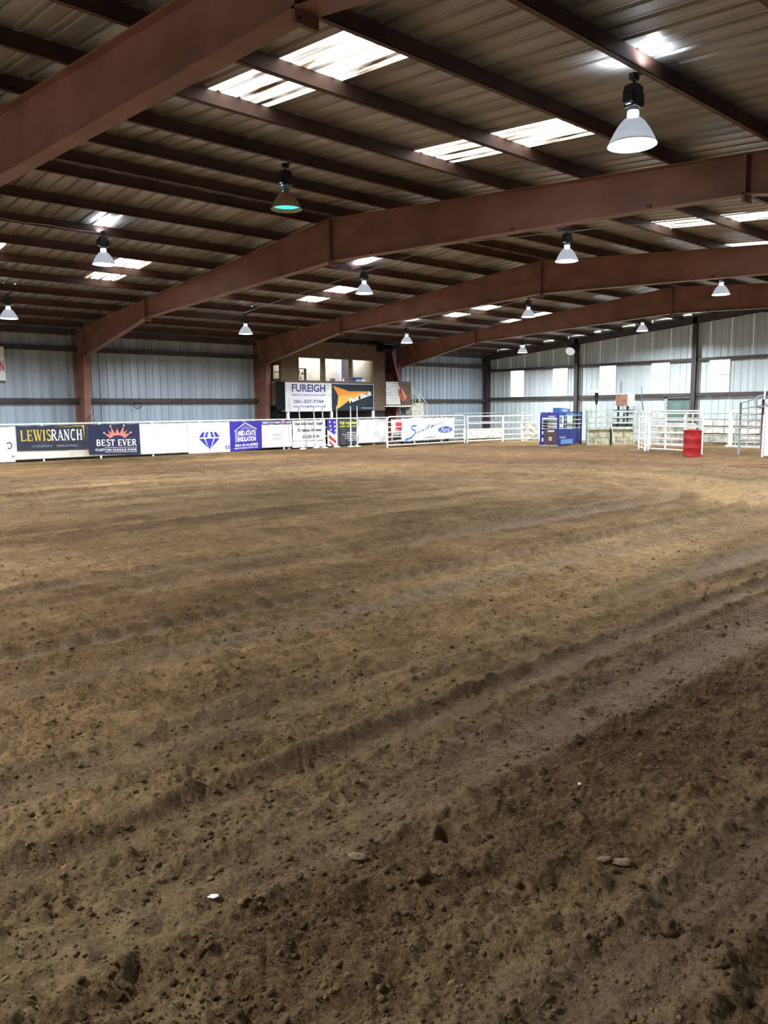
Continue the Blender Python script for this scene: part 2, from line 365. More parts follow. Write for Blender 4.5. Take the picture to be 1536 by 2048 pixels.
# loose clods, too many to count
ico_v = []; t_ = (1+5**.5)/2
for a, b_ in ((1, t_), (-1, t_), (1, -t_), (-1, -t_)): ico_v += [(0, a, b_), (a, b_, 0), (b_, 0, a)]
ico_v = np.array(ico_v, float); ico_v /= np.linalg.norm(ico_v[0])
def hull_faces(v):
    n = len(v); F = []
    for i in range(n):
        for j in range(i+1, n):
            for k in range(j+1, n):
                nn = np.cross(v[j]-v[i], v[k]-v[i]); dd = (v-v[i])@nn
                if (dd < 1e-6).all(): F.append((i, j, k))
                elif (dd > -1e-6).all(): F.append((i, k, j))
    return F
ico_f = np.array(hull_faces(ico_v))
VV = []; FF = []; cnt = 0
for i in range(30000):
    dd = 1.7*math.exp(random.random()**1.15*math.log(8)); az = YAW+random.uniform(-0.62, 0.62)
    x, y = dd*math.cos(az), dd*math.sin(az)
    if y < 0.3: continue
    sz = 0.0020*(random.random()+0.02)**-0.55*(0.75+0.10*dd); sz = min(sz, 0.0135)
    R_ = RNG.normal(size=(3, 3)); R_, _ = np.linalg.qr(R_)
    v = (ico_v*(1+RNG.uniform(-0.32, 0.32, (12, 1))))@R_*sz*np.array([1.15, 1.0, 0.72])+np.array([x, y, zat(x, y)+sz*0.12])
    VV.append(v); FF.append(ico_f+12*cnt); cnt += 1
mb = MB(); mb.v = [tuple(v) for v in np.concatenate(VV)]; mb.f = [tuple(map(int, f)) for f in np.concatenate(FF)]
o = build(mb, 'dirt_crumbs', CLODM, smooth=True); tag(o, 'loose crumbs and clods of dirt scattered over the near floor', 'dirt', kind='stuff')
def lump(name, x, y, sx, sy, sz, m, label, cat, rot=0.0, seed=1, sink=0.2, grp=None):
    r_ = np.random.default_rng(seed); mb = MB(); n, k = 14, 8; vs = []
    for a in range(k+1):
        ph = math.pi*a/k
        for c in range(n):
            th = 2*math.pi*c/n; vs.append((math.sin(ph)*math.cos(th), math.sin(ph)*math.sin(th), math.cos(ph)))
    vs = np.array(vs); jit = 1+0.42*fbm(vs[:, 0]*1.7+seed*3+vs[:, 2], vs[:, 1]*1.7+vs[:, 2]*2, 3, seed)*2
    vs = vs*jit[:, None]*np.array([sx, sy, sz]); c, s_ = math.cos(rot), math.sin(rot)
    vs = np.stack([vs[:, 0]*c-vs[:, 1]*s_, vs[:, 0]*s_+vs[:, 1]*c, vs[:, 2]], -1)+np.array([x, y, zat(x, y)+sz*(1-sink)])
    mb.add(vs, [(a*n+b_, a*n+(b_+1) % n, (a+1)*n+(b_+1) % n, (a+1)*n+b_) for a in range(k) for b_ in range(n)])
    return tag(build(mb, name, m, smooth=True), label, cat, grp)
lump('flat_stone', 2.42, 1.385, 0.034, 0.022, 0.007, STONE, 'flat grey stone lying on the dirt, larger of two', 'stone', -0.75, 3)
lump('flat_stone', 2.375, 1.43, 0.026, 0.013, 0.006, STONE, 'small flat brown stone just left of the larger flat stone', 'stone', -0.5, 4)
lump('dirt_clod', 2.17, 1.08, 0.042, 0.036, 0.030, CLODM, 'fist-sized round dirt clod beside the dark rut in the foreground', 'dirt clod', 0, 5)
lump('dirt_clod', 2.12, 0.885, 0.026, 0.020, 0.014, CLODM, 'pale low clod near the lower right corner', 'dirt clod', 0, 6)
lump('pebble', 2.76, 1.79, 0.009, 0.008, 0.005, WDIRTY, 'tiny pale pebble on the dirt above the two flat stones', 'stone', 0, 7)
lump('dirt_clod', 1.725, 2.045, 0.030, 0.018, 0.012, STONE, 'dark flat clod left of the hoof hole in the foreground', 'dirt clod', -0.6, 8)
lump('dirt_clod', 1.80, 1.79, 0.030, 0.028, 0.024, CLODM, 'round dark clod below the hoof hole', 'dirt clod', 0, 9)
mb = MB(); z0 = zat(1.23, 2.23)+0.012
mb.prism([(1.215, 2.243, z0), (1.226, 2.217, z0+.003), (1.243, 2.214, z0+.004), (1.246, 2.226, z0+.004), (1.232, 2.243, z0+.002)], (0, 0, 0.003))
tag(build(mb, 'paper_scrap', INKW), 'tiny white scrap lying on the dirt at lower left', 'scrap')

# ---------------------------------------------------------------- steel frames
def ibeam_strip(mb_web, Ys, tops, bots, X, fw=0.22, ft=0.016, wt=0.012):
    """tapered I section running along Y at station X"""
    n = len(Ys)
    for k, (off0, off1, hw) in enumerate(((0, -ft, fw/2), (0, ft, fw/2))):
        src = tops if k == 0 else bots
        P = []
        for i in range(n):
            a, b_ = src[i]+off0, src[i]+off1; lo, hi = min(a, b_), max(a, b_)
            P += [(X-hw, Ys[i], lo), (X+hw, Ys[i], lo), (X+hw, Ys[i], hi), (X-hw, Ys[i], hi)]
        F = []
        for i in range(n-1):
            for j in range(4): F.append((i*4+j, i*4+(j+1) % 4, i*4+4+(j+1) % 4, i*4+4+j))
        F += [(3, 2, 1, 0), tuple((n-1)*4+j for j in range(4))]
        mb_web.add(P, F)
    P = []; F = []
    for i in range(n): P += [(X-wt/2, Ys[i], bots[i]), (X+wt/2, Ys[i], bots[i]), (X+wt/2, Ys[i], tops[i]), (X-wt/2, Ys[i], tops[i])]
    for i in range(n-1):
        for j in (1, 3): F.append((i*4+j, i*4+(j+1) % 4, i*4+4+(j+1) % 4, i*4+4+j))
    mb_web.add(P, F)
HALF = DL-YR
def make_frame(X, label):
    e = empty('steel_frame', (X, YR, 0), label, 'steel frame', 'portal frames of the hall', 'structure')
    for sg in (1, -1):
        col_in = HALF-1.02
        ys = [0.0, 9.05, col_in, HALF-0.06]
        tops = [ztop(YR+d) for d in ys]; bots = [4.885, 4.50, 3.62, 3.62]
        bots[3] = bots[2]-0.02
        mb = MB(); ibeam_strip(mb, [YR+sg*d for d in ys[:2]], tops[:2], bots[:2], X); build(mb, 'rafter', PRIMER, e)
        mb = MB(); ibeam_strip(mb, [YR+sg*d for d in ys[1:]], tops[1:], bots[1:], X); build(mb, 'haunch', PRIMER, e)
        # tapered column
        mb = MB(); yo = YR+sg*(HALF-0.05); yt = YR+sg*col_in; yb = YR+sg*(HALF-0.72); zt = 3.62
        for (a, b_) in (((yt, zt), (yb, -0.1)), ((yo, ztop(yo)), (yo, -0.1))):
            w = 0.115; t = 0.016*sg
            mb.add([(X-w, a[0], a[1]), (X+w, a[0], a[1]), (X+w, b_[0], b_[1]), (X-w, b_[0], b_[1]), (X-w, a[0]+t, a[1]), (X+w, a[0]+t, a[1]), (X+w, b_[0]+t, b_[1]), (X-w, b_[0]+t, b_[1])],
                   [(0, 1, 2, 3), (7, 6, 5, 4), (0, 4, 5, 1), (1, 5, 6, 2), (2, 6, 7, 3), (3, 7, 4, 0)])
        mb.prism([(X-.006, yt, zt), (X-.006, yb, -.1), (X-.006, yo, -.1), (X-.006, yo, zt)], (0.012, 0, 0))
        build(mb, 'column', PRIMER, e)
        # bolted splice and stiffeners
        ysp = YR+sg*9.05; zt_, zb_ = ztop(ysp), 4.50
        mb = MB().box((X-.11, ysp-.022, zb_-.10), (X+.11, ysp+.022, zt_+.0)); sp = build(mb, 'splice_plate', PRIMER, e)
        mb = MB()
        for zz in np.linspace(zb_-.06, zt_-.06, 6): mb.tube([(X-.07, ysp-.034, zz), (X-.07, ysp+.034, zz)], .013, 6)
        tag(build(mb, 'bolts', DARK, sp), kind='stuff')
        mb = MB().obox((X-.1, yt-.008, zt), (.2, 0, 0), (0, .016, 0), (0, 0, ztop(yt)-zt)); build(mb, 'knee_stiffener', PRIMER, e)
        # flange braces from the purlins to the lower flange
        for d in (10.9, 12.6, 14.0):
            yy = YR+sg*d; zb2 = np.interp(d, [0, 9.05, col_in], [4.885, 4.50, 3.62])
            for sx in (-1, 1):
                mb = MB().obox((X+sx*.09, yy-.02, zb2+.02), (sx*0.55, 0, ztop(yy)-zb2+.02), (0, .04, 0), (0, 0, .012)); build(mb, 'flange_brace', PRIMER, e)
        for d in (1.3, 5.0, 7.6):
            yy = YR+sg*d; zb2 = np.interp(d, [0, 9.05], [4.885, 4.50])
            mb = MB().box((X-.02, yy-.035, zb2+.016), (X-.008, yy+.035, zb2+.09)); build(mb, 'brace_clip', PURLIN, e)
    mb = MB().box((X-.11, YR-.02, 4.79), (X+.11, YR+.02, ZR)); sp = build(mb, 'splice_plate', PRIMER, e)
    mb = MB()
    for zz in list(np.linspace(4.83, 5.25, 5))+list(np.linspace(5.45, 5.72, 3)):
        for sx in (-.07,): mb.tube([(X+sx, YR-.036, zz), (X+sx, YR+.036, zz)], .014, 6)
    tag(build(mb, 'bolts', GALV, sp), kind='stuff')
    return e
make_frame(X2-2*B, 'rust-red steel frame behind the viewer'); make_frame(X2-B, 'nearest rust-red steel roof frame crossing the top left')
make_frame(X2-.08, 'second rust-red steel frame from the viewer, column left of the crown banner')
make_frame(X2+B, 'third rust-red steel frame, its column left of the announcer booth')
make_frame(X2+2*B, 'farthest rust-red steel frame, its column behind the hanging flag')

# ---------------------------------------------------------------- ceiling: panels, skylights, purlins
ceil = empty('ceiling', (0, 0, 0), 'corrugated metal roof on rust-red purlins', kind='structure')
def rib_profile(w, ribs, h=0.032, base=0.075, top=0.03, minor=0.004):
    P = [0.0]; Z = [0.0]; pit = w/ribs
    for k in range(ribs):
        c = (k+0.5)*pit
        if minor:
            P += [c-pit*.36, c-pit*.33]; Z += [0, minor]; P += [c-pit*.27, c-pit*.24]; Z += [minor, 0]
        P += [c-base/2, c-top/2, c+top/2, c+base/2]; Z += [0, h, h, 0]
    P.append(w); Z.append(0.0); return P, Z
PW = 0.8975
PX_, PZ_ = rib_profile(PW, 3)
ca, sa = 1/math.hypot(1, SL), SL/math.hypot(1, SL)
_rm = {}
def roof_strip(x, y0, y1, name='roof_panel', m=ROOFM):
    """one sheet from y0 (nearer the ridge) to y1, following the slope"""
    key = (round(abs(y0-YR), 3), round(abs(y1-YR), 3), y1 > YR, m.name)
    if key not in _rm:
        vs = []; fs = []; n = len(PX_)
        for yy in (y0, y1):
            zz = ztop(yy)+PAN
            vs += [(PX_[i], yy, zz+PZ_[i]) for i in range(n)]
        for i in range(n-1):
            f = (i, i+1, n+i+1, n+i); fs.append(f if y1 > y0 else f[::-1])
        me = bpy.data.meshes.new(name); me.from_pydata(vs, [], fs); me.materials.append(m); _rm[key] = me
    o = bpy.data.objects.new(name, _rm[key]); COL.objects.link(o); o.location = (x, 0, 0); o.parent = ceil
    return o
xs0 = 5.36
k0 = int(math.floor((XB-xs0)/PW)); k1 = int(math.ceil((DE-xs0)/PW))
for k in range(k0, k1):
    x = xs0+k*PW; sky = (k % 4 == 0) and 0 <= k <= 24
    for sg in (1, -1):
        ye = YR+sg*(HALF+0.15)
        if sky:
            ya, yb = (19.10, 21.97) if sg == 1 else (9.03, 6.16)
            roof_strip(x, YR, ya); roof_strip(x, ya, yb, 'skylight_panel', SKYL); roof_strip(x, yb, ye)
        else: roof_strip(x, YR, ye)
# Z purlins
pur_ys = [14.35+1.52*i for i in range(10)]+[13.55-1.515*i for i in range(10)]
def purlin_mesh(y):
    z = ztop(y); h = PUR_H; t = 0.006; w = 0.065; L0, L1 = XB, DE
    mb = MB(); mb.box((L0, y-t/2, z), (L1, y+t/2, z+h)); mb.box((L0, y-w, z), (L1, y, z+t)); mb.box((L0, y, z+h-t), (L1, y+w, z+h)); mb.box((L0, y-w, z), (L1, y-w+t, z+.02))
    return mb
for y in pur_ys: build(purlin_mesh(y), 'purlin', PURLIN, ceil)
mb = MB().box((XB, YR-.25, ZR+PAN+.034), (DE, YR+.25, ZR+PAN+.04)); build(mb, 'ridge_cap', ROOFM, ceil)

# ---------------------------------------------------------------- walls of ribbed sheet
WPX, WPZ = rib_profile(0.915, 3, 0.03, 0.07, 0.03, 0.004)
_wm = {}
def wall_sheet(parent, axis, a, z0, z1, pos, inward, m):
    """unit-height ribbed sheet; axis 'x' runs along X at Y=pos, 'y' runs along Y at X=pos"""
    key = (axis, inward, m.name)
    if key not in _wm:
        n = len(WPX); vs = []; fs = []
        for zz in (0, 1):
            for i in range(n):
                d = WPZ[i]*inward
                vs.append((WPX[i], d, zz) if axis == 'x' else (d, WPX[i], zz))
        for i in range(n-1): fs.append((i, i+1, n+i+1, n+i))
        me = bpy.data.meshes.new('wall_panel'); me.from_pydata(vs, [], fs); me.materials.append(m); _wm[key] = me
    o = bpy.data.objects.new('wall_panel', _wm[key]); COL.objects.link(o); o.parent = parent
    o.location = (a, pos, z0) if axis == 'x' else (pos, a, z0); o.scale = (1, 1, z1-z0)
    return o
wl = empty('wall_left', (0, 0, 0), 'long pale blue-grey ribbed metal side wall', kind='structure')
x = XB
while x < DE: wall_sheet(wl, 'x', x, -0.2, 4.78, DL, -1, WALLM); x += 0.915
def girt_x(parent, y, z, h=0.16, d=0.2, sg=-1):
    for a in range(6):
        xa, xb = XB+a*B, XB+(a+1)*B
        mb = MB(); mb.box((xa, y, z-.006), (xb, y+sg*d, z+.0)); mb.box((xa, y+sg*d, z-h/2), (xb, y+sg*(d-.006), z+h/2)) ; mb.box((xa, y+sg*(d-.07), z+h/2-.005), (xb, y+sg*d, z+h/2))
        mb.box((xa, y, z-h/2), (xb, y+sg*d, z-h/2+.005))
        build(mb, 'girt', GIRTM, parent)
girt_x(wl, DL-.03, 3.907); girt_x(wl, DL-.03, 2.075)
mb = MB().box((XB, DL-.23, 4.40), (DE, DL-.03, 4.60)); build(mb, 'eave_strut', GIRTM, wl)
wn = empty('wall_near', (0, 0, 0), 'side wall behind the viewer', kind='structure')
x = XB
while x < DE: wall_sheet(wn, 'x', x, -0.2, 4.78, YN, 1, WALLM); x += 0.915
wb = empty('wall_back', (0, 0, 0), 'end wall behind the viewer', kind='structure')
y = YN
while y < DL:
    wall_sheet(wb, 'y', y, 4.2 if 7.2 < y < 16.3 else -0.2, ztop(y)+.14, XB, 1, WALLM); y += 0.915   # unseen doorway in the middle, added to let daylight in
wr = empty('wall_right', (0, 0, 0), 'far end wall of pale ribbed sheet with five bright windows', kind='structure')
WIN_Y = [26.13+0.04-2.752*i for i in range(5)]      # lower Y edge of each translucent bay
k = -2
y = WIN_Y[0]+0.917*3
while y > YN-0.9:
    zt = ztop(min(max(y+.45, YN), DL))+0.16
    i = [j for j, wy in enumerate(WIN_Y) if abs(wy-y) < 0.1]
    if i:
        wall_sheet(wr, 'y', y, -0.2, 2.27, DE, -1, WALLE); wall_sheet(wr, 'y', y, 3.66, zt, DE, -1, WALLE)
    else: wall_sheet(wr, 'y', y, -0.2, zt, DE, -1, WALLE)
    y -= 0.9173
for j, wy in enumerate(WIN_Y):
    we = empty('window_%d' % (j+1), (DE, wy+.46, 2.27), 'bright translucent wall window, number %s from the corner by the side wall' % ['one', 'two', 'three', 'four', 'five'][j], kind='structure')
    split = {2: (0.70, 0.73), 3: (0.66, 0.78), 4: (0.68, 0.78)}.get(j)
    rngs = [(2.27, 3.66)] if not split else [(2.27, 2.27+split[0]), (2.27+split[1], 3.66)]
    for a, b_ in rngs: build(MB().box((DE-.012, wy, a), (DE+.01, wy+.917, b_)), 'pane', WINM, we)
    if split: build(MB().box((DE-.03, wy, 2.27+split[0]), (DE+.02, wy+.917, 2.27+split[1])), 'crossbar', WALLE, we)
    for a in (wy-.012, wy+.905): build(MB().box((DE-.045, a, 2.25), (DE+.01, a+.024, 3.68)), 'jamb', WALLE, we)
def girt_y(z, h=0.16, d=0.16, m=GIRTM, seg=None):
    cols = [DL, DL-6.1, DL-12.2, DL-18.3, DL-24.4, YN]
    for a, b_ in zip(cols[:-1], cols[1:]):
        mb = MB(); X = DE-.03; mb.box((X-d, b_, z-h/2), (X-d+.006, a, z+h/2)); mb.box((X-d, b_, z-h/2), (X, a, z-h/2+.006)); mb.box((X-d, b_, z+h/2-.006), (X, a, z+h/2))
        build(mb, 'girt', m, wr)
girt_y(3.70, 0.13); girt_y(2.16, 0.15)
for yy in (DL-6.1, DL-12.2, DL-18.3, DL-24.4):
    mb = MB(); zt = ztop(yy); mb.box((DE-.33, yy-.1, -.1), (DE-.31, yy+.1, zt)); mb.box((DE-.33, yy-.006, -.1), (DE-.19, yy+.006, zt)); mb.box((DE-.2, yy-.1, -.1), (DE-.19, yy+.1, zt)); build(mb, 'end_column', GIRTM, wr)
mb = MB(); mb.box((DE-.28, DL-.34, -.1), (DE-.02, DL-.04, 4.5)); build(mb, 'corner_column', GIRTM, wr)
for sg in (1, -1):
    mb = MB(); ya, yb = YR, YR+sg*HALF
    for (x0, x1, o0, o1) in ((DE-.33, DE-.31, -.30, .0), (DE-.33, DE-.13, -.30, -.285), (DE-.33, DE-.13, -.015, 0)):
        mb.prism([(x0, ya, ztop(ya)+o0), (x0, yb, ztop(yb)+o0), (x0, yb, ztop(yb)+o1), (x0, ya, ztop(ya)+o1)], (x1-x0, 0, 0))
    build(mb, 'end_rafter', GIRTM, wr)
# door in the far end wall
de = empty('door_1', (DE-.05, 17.36, 0), 'grey-green steel door in the far end wall below the fourth window', kind='structure')
build(MB().box((DE-.085, 16.80, 0), (DE-.04, 17.93, 2.02)), 'door_leaf', GREEND, de)
for a, b_ in (((DE-.13, 16.66, 0), (DE-.03, 16.80, 2.1)), ((DE-.13, 17.93, 0), (DE-.03, 18.07, 2.1)), ((DE-.13, 16.66, 2.02), (DE-.03, 18.07, 2.1))): build(MB().box(a, b_), 'door_frame', GALV, de)
build(MB().box((DE-.088, 16.80, 1.92), (DE-.08, 17.93, 2.02)), 'kick_strip', DARK, de)

# ---------------------------------------------------------------- high bay lamps
def lamp_proto(lit):
    e = empty('high_bay_light', (0, 0, 0))
    build(MB().tube([(0, 0, 0.0), (0, 0, -0.10)], 0.012, 6).box((-.05, -.03, -.03), (.05, .03, .03)), 'hook', DARK, e)
    mb = MB().box((-.075, -.065, -.30), (.075, .065, -.09)); mb.box((-.055, -.05, -.09), (.055, .05, -.075)); bl = build(mb, 'ballast_box', DARK, e)
    for sx in (-1, 1):
        build(MB().box((sx*.076, -.05, -.27), (sx*.125, .05, -.15)), 'capacitor', DARK, e)
        build(MB().box((sx*.085, -.03, -.285), (sx*.115, .03, -.27)), 'latch', GALV, e)
    build(MB().lathe([(.052, -.30), (.052, -.40), (.062, -.40), (.062, -.41)], n=14), 'socket', GALV, e, True)
    if lit: build(MB().lathe([(.056, -.335), (.058, -.345), (.058, -.385), (.056, -.395)], n=14), 'neck_slot', LENS, e, True)
    prof = [(.070, -.405), (.095, -.42), (.130, -.455), (.165, -.505), (.200, -.565), (.228, -.625), (.246, -.668), (.252, -.672)]
    build(MB().lathe(prof, n=32), 'reflector', REFL if lit else REFT, e, True)
    if lit: build(MB().lathe([(.001, -.662), (.13, -.664), (.238, -.658)], n=32), 'lens', LENS, e, True)
    else: build(MB().lathe([(.001, -.60), (.13, -.605), (.222, -.615)], n=32), 'lens', LENSC, e, True)
    return e
LP = [('L1', 7.71, 4.55, 'nearest lit high bay lamp, hanging at upper right'), ('L2', 7.73, 10.71, 'unlit tan high bay lamp with a cyan glow inside'),
      ('L3', 7.46, 17.17, 'lit high bay lamp at left beside two small skylights'), ('L4', 7.49, 23.83, 'lit high bay lamp at the far left edge'),
      ('L5', 15.26, 23.74, 'lit high bay lamp hanging above the blue house banner'), ('L6', 14.83, 16.95, 'lit high bay lamp just under the second frame ridge splice'),
      ('L7', 14.92, 10.31, 'lit high bay lamp hanging between second and third frames at right'), ('L8', 22.9, 17.38, 'lit high bay lamp overlapping a small skylight behind the third frame'),
      ('L9', 22.72, 23.37, 'lit high bay lamp above the hanging flag'), ('L10', 30.9, 23.78, 'smallest lit lamp hanging before the far corner'),
      ('L11', 30.9, 17.5, 'lit lamp before the far end wall above the third window'), ('L12', 22.9, 10.5, 'lit lamp at the right edge under the third frame'),
      ('L13', 0.1, 10.6, 'added unseen lamp behind the viewer over the near bay'), ('L14', 0.1, 17.2, 'added unseen lamp behind the viewer over the middle bay'), ('L15', 0.1, 23.8, 'added unseen lamp behind the viewer over the side wall bay'),  # unseen lamps behind the viewer, added to brighten foreground and frame faces
      ('L19', -2.2, 4.4, 'added unseen lamp behind the viewer nearest overhead'), ('L16', 14.92, 4.4, 'lamp outside the view at right in the second bay'), ('L17', 22.9, 4.4, 'lamp outside the view at right in the third bay'), ('L18', 30.9, 10.9, 'lamp outside the view before the far end wall')]  # first an unseen lamp added for the foreground, then the grid continued unseen
proto = {True: None, False: None}
for nm, x, y, lab in LP:
    lit = nm != 'L2'
    if proto[lit] is None: e = proto[lit] = lamp_proto(lit)
    else: e = copy_tree(proto[lit])
    yp = min(pur_ys, key=lambda q_: abs(q_-y)); y = yp if abs(yp-y) < 0.05 else y
    z = ztop(y)-0.01; e.location = (x, y, z); tag(e, lab, 'lamp', 'high bay lamps under the roof')
    if abs(yp-y) > 0.05:
        y0_, y1_ = sorted((0.0, yp-y)); hb = MB().box((-.02, y0_-.02, 0.0), (.02, y1_+.02, .03)); mh = bpy.data.meshes.new('hanger_bar'); mh.from_pydata(hb.v, [], hb.f); link('hanger_bar', mh, DARK, e)
    if lit:
        ld = bpy.data.lights.new('lamp_light', 'AREA'); ld.shape = 'DISK'; ld.size = 0.40; ld.energy = LAMP_W; ld.color = (0.93, 0.96, 1.0); ld.spread = math.radians(165)
        lo = bpy.data.objects.new('lamp_light', ld); COL.objects.link(lo); lo.parent = e; lo.location = (0, 0, -.69)
        for sy in (-1, 1):
            lu = bpy.data.lights.new('lamp_uplight', 'SPOT'); lu.energy = LAMP_UP; lu.spot_size = math.radians(150); lu.spot_blend = 0.9; lu.color = (0.85, 0.90, 1.0); lu.shadow_soft_size = 0.02
            l2 = bpy.data.objects.new('lamp_uplight', lu); COL.objects.link(l2); l2.parent = e; l2.location = (0.03*sy, sy*.21, .03); l2.rotation_euler = (math.pi, 0, 0)
    else:
        ld = bpy.data.lights.new('lamp_light', 'POINT'); ld.energy = 1.2; ld.color = (0.15, 0.8, 0.9); ld.shadow_soft_size = .04
        lo = bpy.data.objects.new('lamp_light', ld); COL.objects.link(lo); lo.parent = e; lo.location = (0, 0.09, -.35)
# tilted floodlight on the end-wall column
fe = empty('flood_lamp', (DE-.7, DL-6.0, 4.4), 'dark tilted floodlight fixed near the end wall column', 'lamp')
c = np.array(fe.location); ax = np.array([-.75, -.25, -.6]); ax /= np.linalg.norm(ax); a1 = np.cross(ax, (0, 0, 1)); a1 /= np.linalg.norm(a1); a2 = np.cross(ax, a1)
def dish(prof):
    mb = MB(); n = 24
    for r, d in prof:
        for k in range(n): th = 2*math.pi*k/n; mb.v.append(tuple(c+ax*d+r*(math.cos(th)*a1+math.sin(th)*a2)))
    for i in range(len(prof)-1):
        for k in range(n): mb.f.append((i*n+k, i*n+(k+1) % n, (i+1)*n+(k+1) % n, (i+1)*n+k))
    return mb
build(dish([(.05, -.42), (.12, -.36), (.2, -.2), (.25, -.02), (.26, 0.0)]), 'reflector', DARK, fe, True)
build(dish([(.001, -.02), (.15, -.02), (.235, -.01)]), 'lens', mat('grey_lens', (0.6, 0.65, 0.66), 0.2, emit=(0.8, 0.88, 0.9), estr=0.35), fe, True)
build(MB().tube([c-ax*.4, (DE-.36, DL-6.05, 4.72)], .03, 8), 'bracket', DARK, fe)
# conduit strung across below the purlins
for i, (x, ya, yb, lab) in enumerate(((14.98, 5.0, 24.0, 'thin grey conduit strung across the bay past the splice lamp'), (22.98, 8.0, 23.5, 'thin grey conduit strung across the third bay'))):
    pts = [(x, yy, ztop(yy)-.03-.015*abs(math.sin(yy*2))) for yy in np.linspace(ya, yb, 30)]
    tag(build(MB().tube(pts, .011, 5), 'conduit', GALV), lab, 'conduit')
tag(build(MB().tube([(xx, 17.12, ztop(17.2)-.02-.02*math.sin(xx*3)**2) for xx in np.linspace(3.9, 7.4, 14)], .011, 5), 'conduit', GALV), 'thin grey conduit along a purlin to the left lamp', 'conduit')

# ---------------------------------------------------------------- banners and print
def text_mesh(body, bold=0.0, shear=0.0, space=1.0):
    cu = bpy.data.curves.new('t', 'FONT'); cu.body = body; cu.offset = bold; cu.shear = shear; cu.space_character = space; cu.align_x = 'LEFT'; cu.resolution_u = 3
    ob = bpy.data.objects.new('t', cu); me = bpy.data.meshes.new_from_object(ob)
    v = np.array([p.co[:2] for p in me.vertices]); f = [tuple(p.vertices) for p in me.polygons]
    bpy.data.objects.remove(ob); bpy.data.curves.remove(cu); bpy.data.meshes.remove(me)
    v = v-v.min(0); v = v/v.max(0); return v, f
def strokes_mesh(strokes):
    """strokes: (points, width) in unit space -> flat quads"""
    V = []; F = []
    for pts, w in strokes:
        P = [np.array(p, float) for p in pts]; n = len(P); b0 = len(V)
        ws = w if isinstance(w, (list, tuple)) else [w]*n
        for i, p in enumerate(P):
            t = P[min(i+1, n-1)]-P[max(i-1, 0)]; t = t/(np.linalg.norm(t)+1e-9); nn = np.array([-t[1], t[0]])*ws[i]/2
            V += [p+nn, p-nn]
        for i in range(n-1): F.append((b0+2*i+1, b0+2*i+3, b0+2*i+2, b0+2*i))
    return np.array(V), F
def arc(cx, cy, rx, ry, a0, a1, n=10): return [(cx+rx*math.cos(math.radians(a0+(a1-a0)*i/n)), cy+ry*math.sin(math.radians(a0+(a1-a0)*i/n))) for i in range(n+1)]
T, t = 0.17, 0.07
SERIF = {'L': ([([(.2, 0), (.2, 1)], T), ([(.2, .03), (.75, .03)], t), ([(.72, 0), (.72, .25)], t)], .85), 'E': ([([(.2, 0), (.2, 1)], T), ([(.2, .03), (.75, .03)], t), ([(.2, .97), (.72, .97)], t), ([(.2, .52), (.6, .52)], t), ([(.72, 0), (.72, .22)], t), ([(.69, 1), (.69, .78)], t), ([(.57, .63), (.57, .41)], t)], .88),
 'W': ([([(.12, 1), (.38, 0)], T), ([(.38, 0), (.6, .95)], t), ([(.55, 1), (.83, 0)], T), ([(.83, 0), (1.06, 1)], t)], 1.2), 'I': ([([(.22, 0), (.22, 1)], T)], .45),
 'S': ([(arc(.4, .75, .26, .23, 20, 180, 8)+arc(.4, .27, .28, .25, 90, -90, 8)[0:1]+arc(.4, .26, .28, .24, 60, -160, 9), .13)], .8), 'R': ([([(.2, 0), (.2, 1)], T), ([(.2, .97)]+arc(.42, .74, .26, .23, 90, -90, 8)+[(.2, .51)], .11), ([(.45, .5), (.75, 0)], .14)], .92),
 'A': ([([(.12, 0), (.42, 1)], t), ([(.42, 1), (.75, 0)], T), ([(.22, .32), (.62, .32)], t)], .9), 'N': ([([(.18, 0), (.18, 1)], t), ([(.18, 1), (.75, 0)], T), ([(.75, 0), (.75, 1)], t)], .98),
 'C': ([(arc(.48, .5, .34, .48, 50, 310, 14), .14)], .92), 'H': ([([(.2, 0), (.2, 1)], T), ([(.72, 0), (.72, 1)], T), ([(.2, .52), (.72, .52)], t)], .95),
 'B': ([([(.2, 0), (.2, 1)], T), ([(.2, .97)]+arc(.42, .75, .25, .22, 90, -90, 8)+[(.2, .52)], .12), ([(.2, .52)]+arc(.44, .27, .28, .24, 90, -90, 8)+[(.2, .03)], .13)], .9),
 'T': ([([(.42, 0), (.42, 1)], T), ([(.08, .96), (.76, .96)], .09), ([(.08, 1), (.08, .76)], t), ([(.76, 1), (.76, .76)], t)], .88), 'V': ([([(.12, 1), (.42, 0)], T), ([(.42, 0), (.74, 1)], t)], .88), ' ': ([], .45)}
SERT = {'L': [(.2, 1)], 'E': [(.2, 1), (.2, 0)], 'W': [(.12, 1), (.55, 1), (1.06, 1)], 'I': [(.22, 0), (.22, 1)], 'R': [(.2, 0), (.76, 0)], 'A': [(.12, 0), (.75, 0)], 'N': [(.18, 0), (.18, 1), (.75, 1)], 'H': [(.2, 0), (.2, 1), (.72, 0), (.72, 1)], 'B': [], 'T': [(.42, 0)], 'V': [(.12, 1), (.74, 1)]}
def serif_text(s, bold=1.0):
    st = []; x = 0
    for ch in s:
        g, w = SERIF[ch]
        for pts, wd in g: st.append(([(px+x, py) for px, py in pts], wd*bold))
        for (px, py) in SERT.get(ch, []): st.append(([(px+x-.15, abs(py-.03)), (px+x+.15, abs(py-.03))], .06*bold))
        x += w
    v, f = strokes_mesh(st); v = v-v.min(0); return v/v.max(0), f
